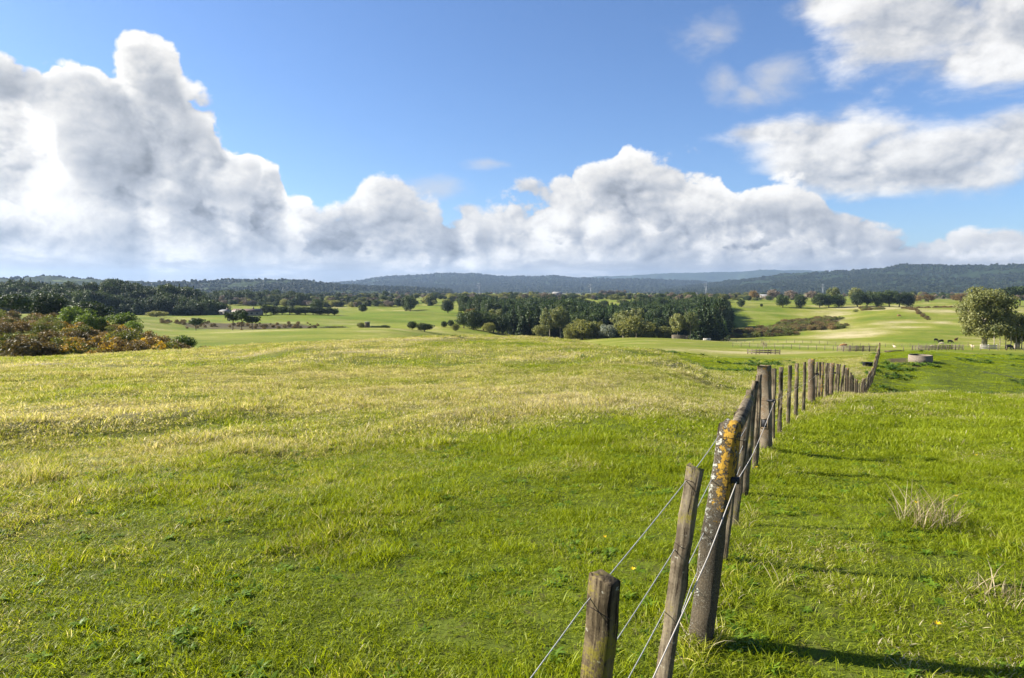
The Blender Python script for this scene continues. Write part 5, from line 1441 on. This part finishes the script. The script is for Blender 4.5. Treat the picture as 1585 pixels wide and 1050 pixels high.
def weed(seed, n_=14, mat=None):
    rg = np.random.default_rng(seed)
    vs, qs = [], []
    for k in range(n_):
        a = k * 2.4 + rg.random(); L = 0.028 + 0.034 * rg.random(); w = 0.010 + 0.008 * rg.random(); up = 0.2 + 0.7 * rg.random()
        d = np.array([math.cos(a), math.sin(a), up]); s = np.array([-math.sin(a), math.cos(a), 0]); b0_ = len(vs)
        for t, ww, dz in ((0.0, 0.2, 0), (0.4, 1.0, 0.0), (0.75, 0.85, -0.008), (1.0, 0.1, -0.022)):
            c = d * L * t + np.array([0, 0, dz + 0.005]); vs += [c - s * w * ww * 0.5, c + s * w * ww * 0.5]
        qs += [(b0_ + 2 * j, b0_ + 2 * j + 1, b0_ + 2 * j + 3, b0_ + 2 * j + 2) for j in range(3)]
    return mesh_np('weed', np.array(vs), np.array(qs), mat or M_WEED)
NEAR = [clump('near_clump', 46, 0.11, (0.028, 0.062), 0.0040, 800 + s, 0.9) for s in range(5)] + [clump('near_tuft', 60, 0.09, (0.05, 0.10), 0.0042, 810 + s, 0.6) for s in range(2)] + [weed(820), weed(821)]
MIDC = [clump('mid_clump', 46, 0.20, (0.035, 0.08), 0.0080, 830 + s, 0.8) for s in range(4)] + [clump('mid_tuft', 60, 0.17, (0.06, 0.13), 0.0075, 840 + s, 0.5) for s in range(2)]
FARC = [clump('far_clump', 40, 0.40, (0.06, 0.12), 0.016, 850 + s, 0.7) for s in range(4)] + [clump('far_tuft', 50, 0.32, (0.09, 0.18), 0.015, 860 + s, 0.5) for s in range(2)]
M_WEEDD = leaf_mat('dark_weed_leaves', (0.05, 0.10, 0.010), (0.10, 0.17, 0.016), trans=0.35, scale=3.0)
FARC += [weed(870, 40, M_WEEDD), weed(871, 40, M_WEEDD)]
WEED_S = 6.0
def grass(name, label, y0, y1, dens, meshes, seed, sc, tuft_n, weed_n=0, amax=0.98):
    rg = np.random.default_rng(seed)
    area = amax * (y1 * y1 - y0 * y0)
    n_ = int(area * dens)
    Yd = np.sqrt(rg.uniform(y0 * y0, y1 * y1, n_)); X = Yd * rg.uniform(-amax, amax, n_)
    if y0 < 3: X = X + rg.uniform(-0.6, 0.6, n_)
    dry, lush, scrub = fields(X, Yd)
    h = fbm(X * 0.8 + 40, Yd * 0.8, 3); h2 = fbm(X * 2.6, Yd * 2.6 + 11, 2)
    dens_k = sstep(h2, 0.22, 0.42) * 0.45 + 0.55
    keep = rg.random(n_) < dens_k
    keep &= ~((scrub > 0.5) & (Yd > 60))
    X, Yd, dry, lush, h, h2 = (a[keep] for a in (X, Yd, dry, lush, h, h2)); n_ = len(X)
    Z = ground(X, Yd)
    nb = len(meshes) - tuft_n - weed_n
    u = rg.random(n_)
    idx = rg.integers(0, nb, n_)
    tall = u < np.clip((h - 0.50) * 1.6 + 0.04, 0.0, 0.6)
    idx = np.where(tall, nb + rg.integers(0, tuft_n, n_), idx)
    if weed_n:
        wf = 1.7 if y0 < 20 else 0.25
        wmask = rg.random(n_) < (0.03 if y0 < 20 else 0.0) + 0.16 * sstep(fbm(X * wf + 5, Yd * wf, 2), 0.62, 0.75) * (1.0 if y0 < 20 else 0.04 + 2.3 * lush)
        idx = np.where(wmask, nb + tuft_n + rg.integers(0, weed_n, n_), idx)
    s = sc * rg.uniform(0.7, 1.25, n_)
    if weed_n and y0 > 20: s = np.where(idx >= nb + tuft_n, s * WEED_S, s)
    h3 = fbm(X * 4.5 + 7, Yd * 4.5, 2)
    sz = s * (0.18 + 0.46 * h + 0.45 * h2 + 0.75 * sstep(h3, 0.35, 0.75)) * (0.78 if y0 < 3 else 0.9)
    d = np.clip(dry + (h2 - 0.5) * 0.5 - lush * 0.5, 0, 1.1)
    return tag(scatter(name, np.column_stack([X, Yd, Z]), rg.random(n_) * 6.28, np.column_stack([s, s, sz]), idx, meshes, {'dry': d}, rg.normal(size=(n_, 2)) * 0.12), label, 'grass', kind='stuff')
grass('near_grass', 'short green pasture grass in the foreground', 1.2, 9.0, 440, NEAR, 900, 1.0, 2, 2)
grass('field_grass', 'green and straw pasture grass of the middle field', 8.6, 26.0, 90, MIDC, 910, 1.0, 2)
grass('crest_grass', 'dry pasture grass running up to the crest', 25.0, 92.0, 7.0, FARC, 920, 1.0, 2, 2, 0.9)

# longer ungrazed grass along the foot of the fence
rg = np.random.default_rng(930)
anchors = np.array([(0.304 - 0.07, 2.15), (0.62, 2.72), (0.955, 3.3), (3.22, 8.6), (6.85, 15.5), (X0, Y0), (XE, YE)])
seg_y = np.concatenate([rg.uniform(1.6, 22.0, 260), rg.uniform(22.0, 76.0, 500)])
fx = np.interp(seg_y, anchors[:, 1], anchors[:, 0]) + rg.normal(size=760) * 0.10
post_xy = anchors[:5]
ex = np.repeat(post_xy, 9, 0) + rg.normal(size=(45, 2)) * np.array([0.075, 0.075])
fx = np.concatenate([fx, ex[:, 0]]); seg_y = np.concatenate([seg_y, ex[:, 1]]); nf = len(fx)
fsc = np.where(seg_y < 12, 0.95, 1.0) * rg.uniform(0.6, 1.2, nf)
FENG = [clump('fence_tuft', 34, 0.07, (0.07, 0.15), 0.0045, 880 + s, 0.7) for s in range(3)] + [clump('fence_tuft_far', 34, 0.14, (0.10, 0.20), 0.010, 884 + s, 0.6) for s in range(2)]
fidx = np.where(seg_y < 12, rg.integers(0, 3, nf), rg.integers(3, 5, nf))
tag(scatter('fence_grass', np.column_stack([fx, seg_y, ground(fx, seg_y)]), rg.random(nf) * 6.28, fsc, fidx, FENG, {'dry': rg.uniform(0.0, 0.55, nf)}, rg.normal(size=(nf, 2)) * 0.1), 'longer ungrazed grass along the foot of the old fence', 'grass', kind='stuff')

# tussocks, seed stalks and flowers that stand out
def tussock(px, Yd, label, n_, h, seed, sc=1.0):
    e = tag(empty('grass_tussock', at(px, Yd)), label, 'tussock')
    obj('stalks', clump('stalks', n_, 0.17 * sc, (h * 0.6, h * 1.1), 0.0045, seed, 0.55, M_STRAWT), e)
    obj('leaves', clump('leaves', n_ * 2, 0.2 * sc, (0.05, 0.12), 0.005, seed + 1, 0.9, M_BLADE), e)
tussock(1452, 5.2, 'dry straw tussock with tall bent stalks, right of the fence', 150, 0.36, 950, 1.3)
tussock(1568, 3.75, 'pale grassy tussock at the right edge of the photo', 70, 0.20, 952)
tussock(1345, 14.0, 'small straw tuft far along the right side of the fence', 60, 0.16, 954)
M_PETAL = leaf_mat('dandelion_petals', (0.70, 0.46, 0.01), (0.80, 0.56, 0.03), trans=0.2)
def dandelion_parts():
    vs, qs = [], []
    for k in range(18):
        a = k * 2.4; L = 0.011 + 0.005 * (k % 3); z = 0.004 + 0.003 * (k % 3)
        d = np.array([math.cos(a), math.sin(a), 0]); s = np.array([-math.sin(a), math.cos(a), 0]) * 0.003; b0_ = len(vs)
        vs += [-s * 0.5, s * 0.5, d * L + s + [0, 0, z], d * L - s + [0, 0, z]]; qs.append((b0_, b0_ + 1, b0_ + 2, b0_ + 3))
    hd = mesh_np('flower_head', np.array(vs) + np.array([0, 0, 0.06]), np.array(qs), M_PETAL)
    m = MB(); m.tube([(0, 0, -0.02), (0.004, 0, 0.03), (0, 0, 0.06)], [0.0018, 0.0016, 0.002], 5)
    return hd, m.mesh('stem', M_WEED)
dh, ds = dandelion_parts()
for k, (px, Yd) in enumerate(((1472, 3.35), (984, 4.05), (939, 4.7), (1492, 6.1), (1176, 7.2), (1430, 5.6), (1521, 8.4))):
    e = tag(empty('dandelion', at(px, Yd), k * 1.1, (0.9, 0.9, 1.0)), 'small yellow dandelion flower in the short grass', 'flower', 'dandelions in the pasture')
    obj('flower_head', dh, e); obj('stem', ds, e)

# ------------------------------------------------------------------ the air
hm, nt, out = new_mat('haze_air')
pv = nt.new('ShaderNodeVolumePrincipled')
pv.inputs['Color'].default_value = (0.44, 0.62, 0.92, 1.0)
pv.inputs['Density'].default_value = 5.2e-5
pv.inputs['Anisotropy'].default_value = 0.2
nt.link(pv.outputs[0], out.inputs['Volume'])
m = MB(); zlo, zhi = min(float(ZZ.min()), min(float(h[3].min()) for h in HR)) - 1.0, max(float(h[3].max()) for h in HR) + 40.0
m.box((0, 0, (zlo + zhi) / 2), (13000, 13000, (zhi - zlo) / 2))
tag(m.build('haze', hm), 'thin blue air haze over the whole valley', 'haze', kind='stuff')
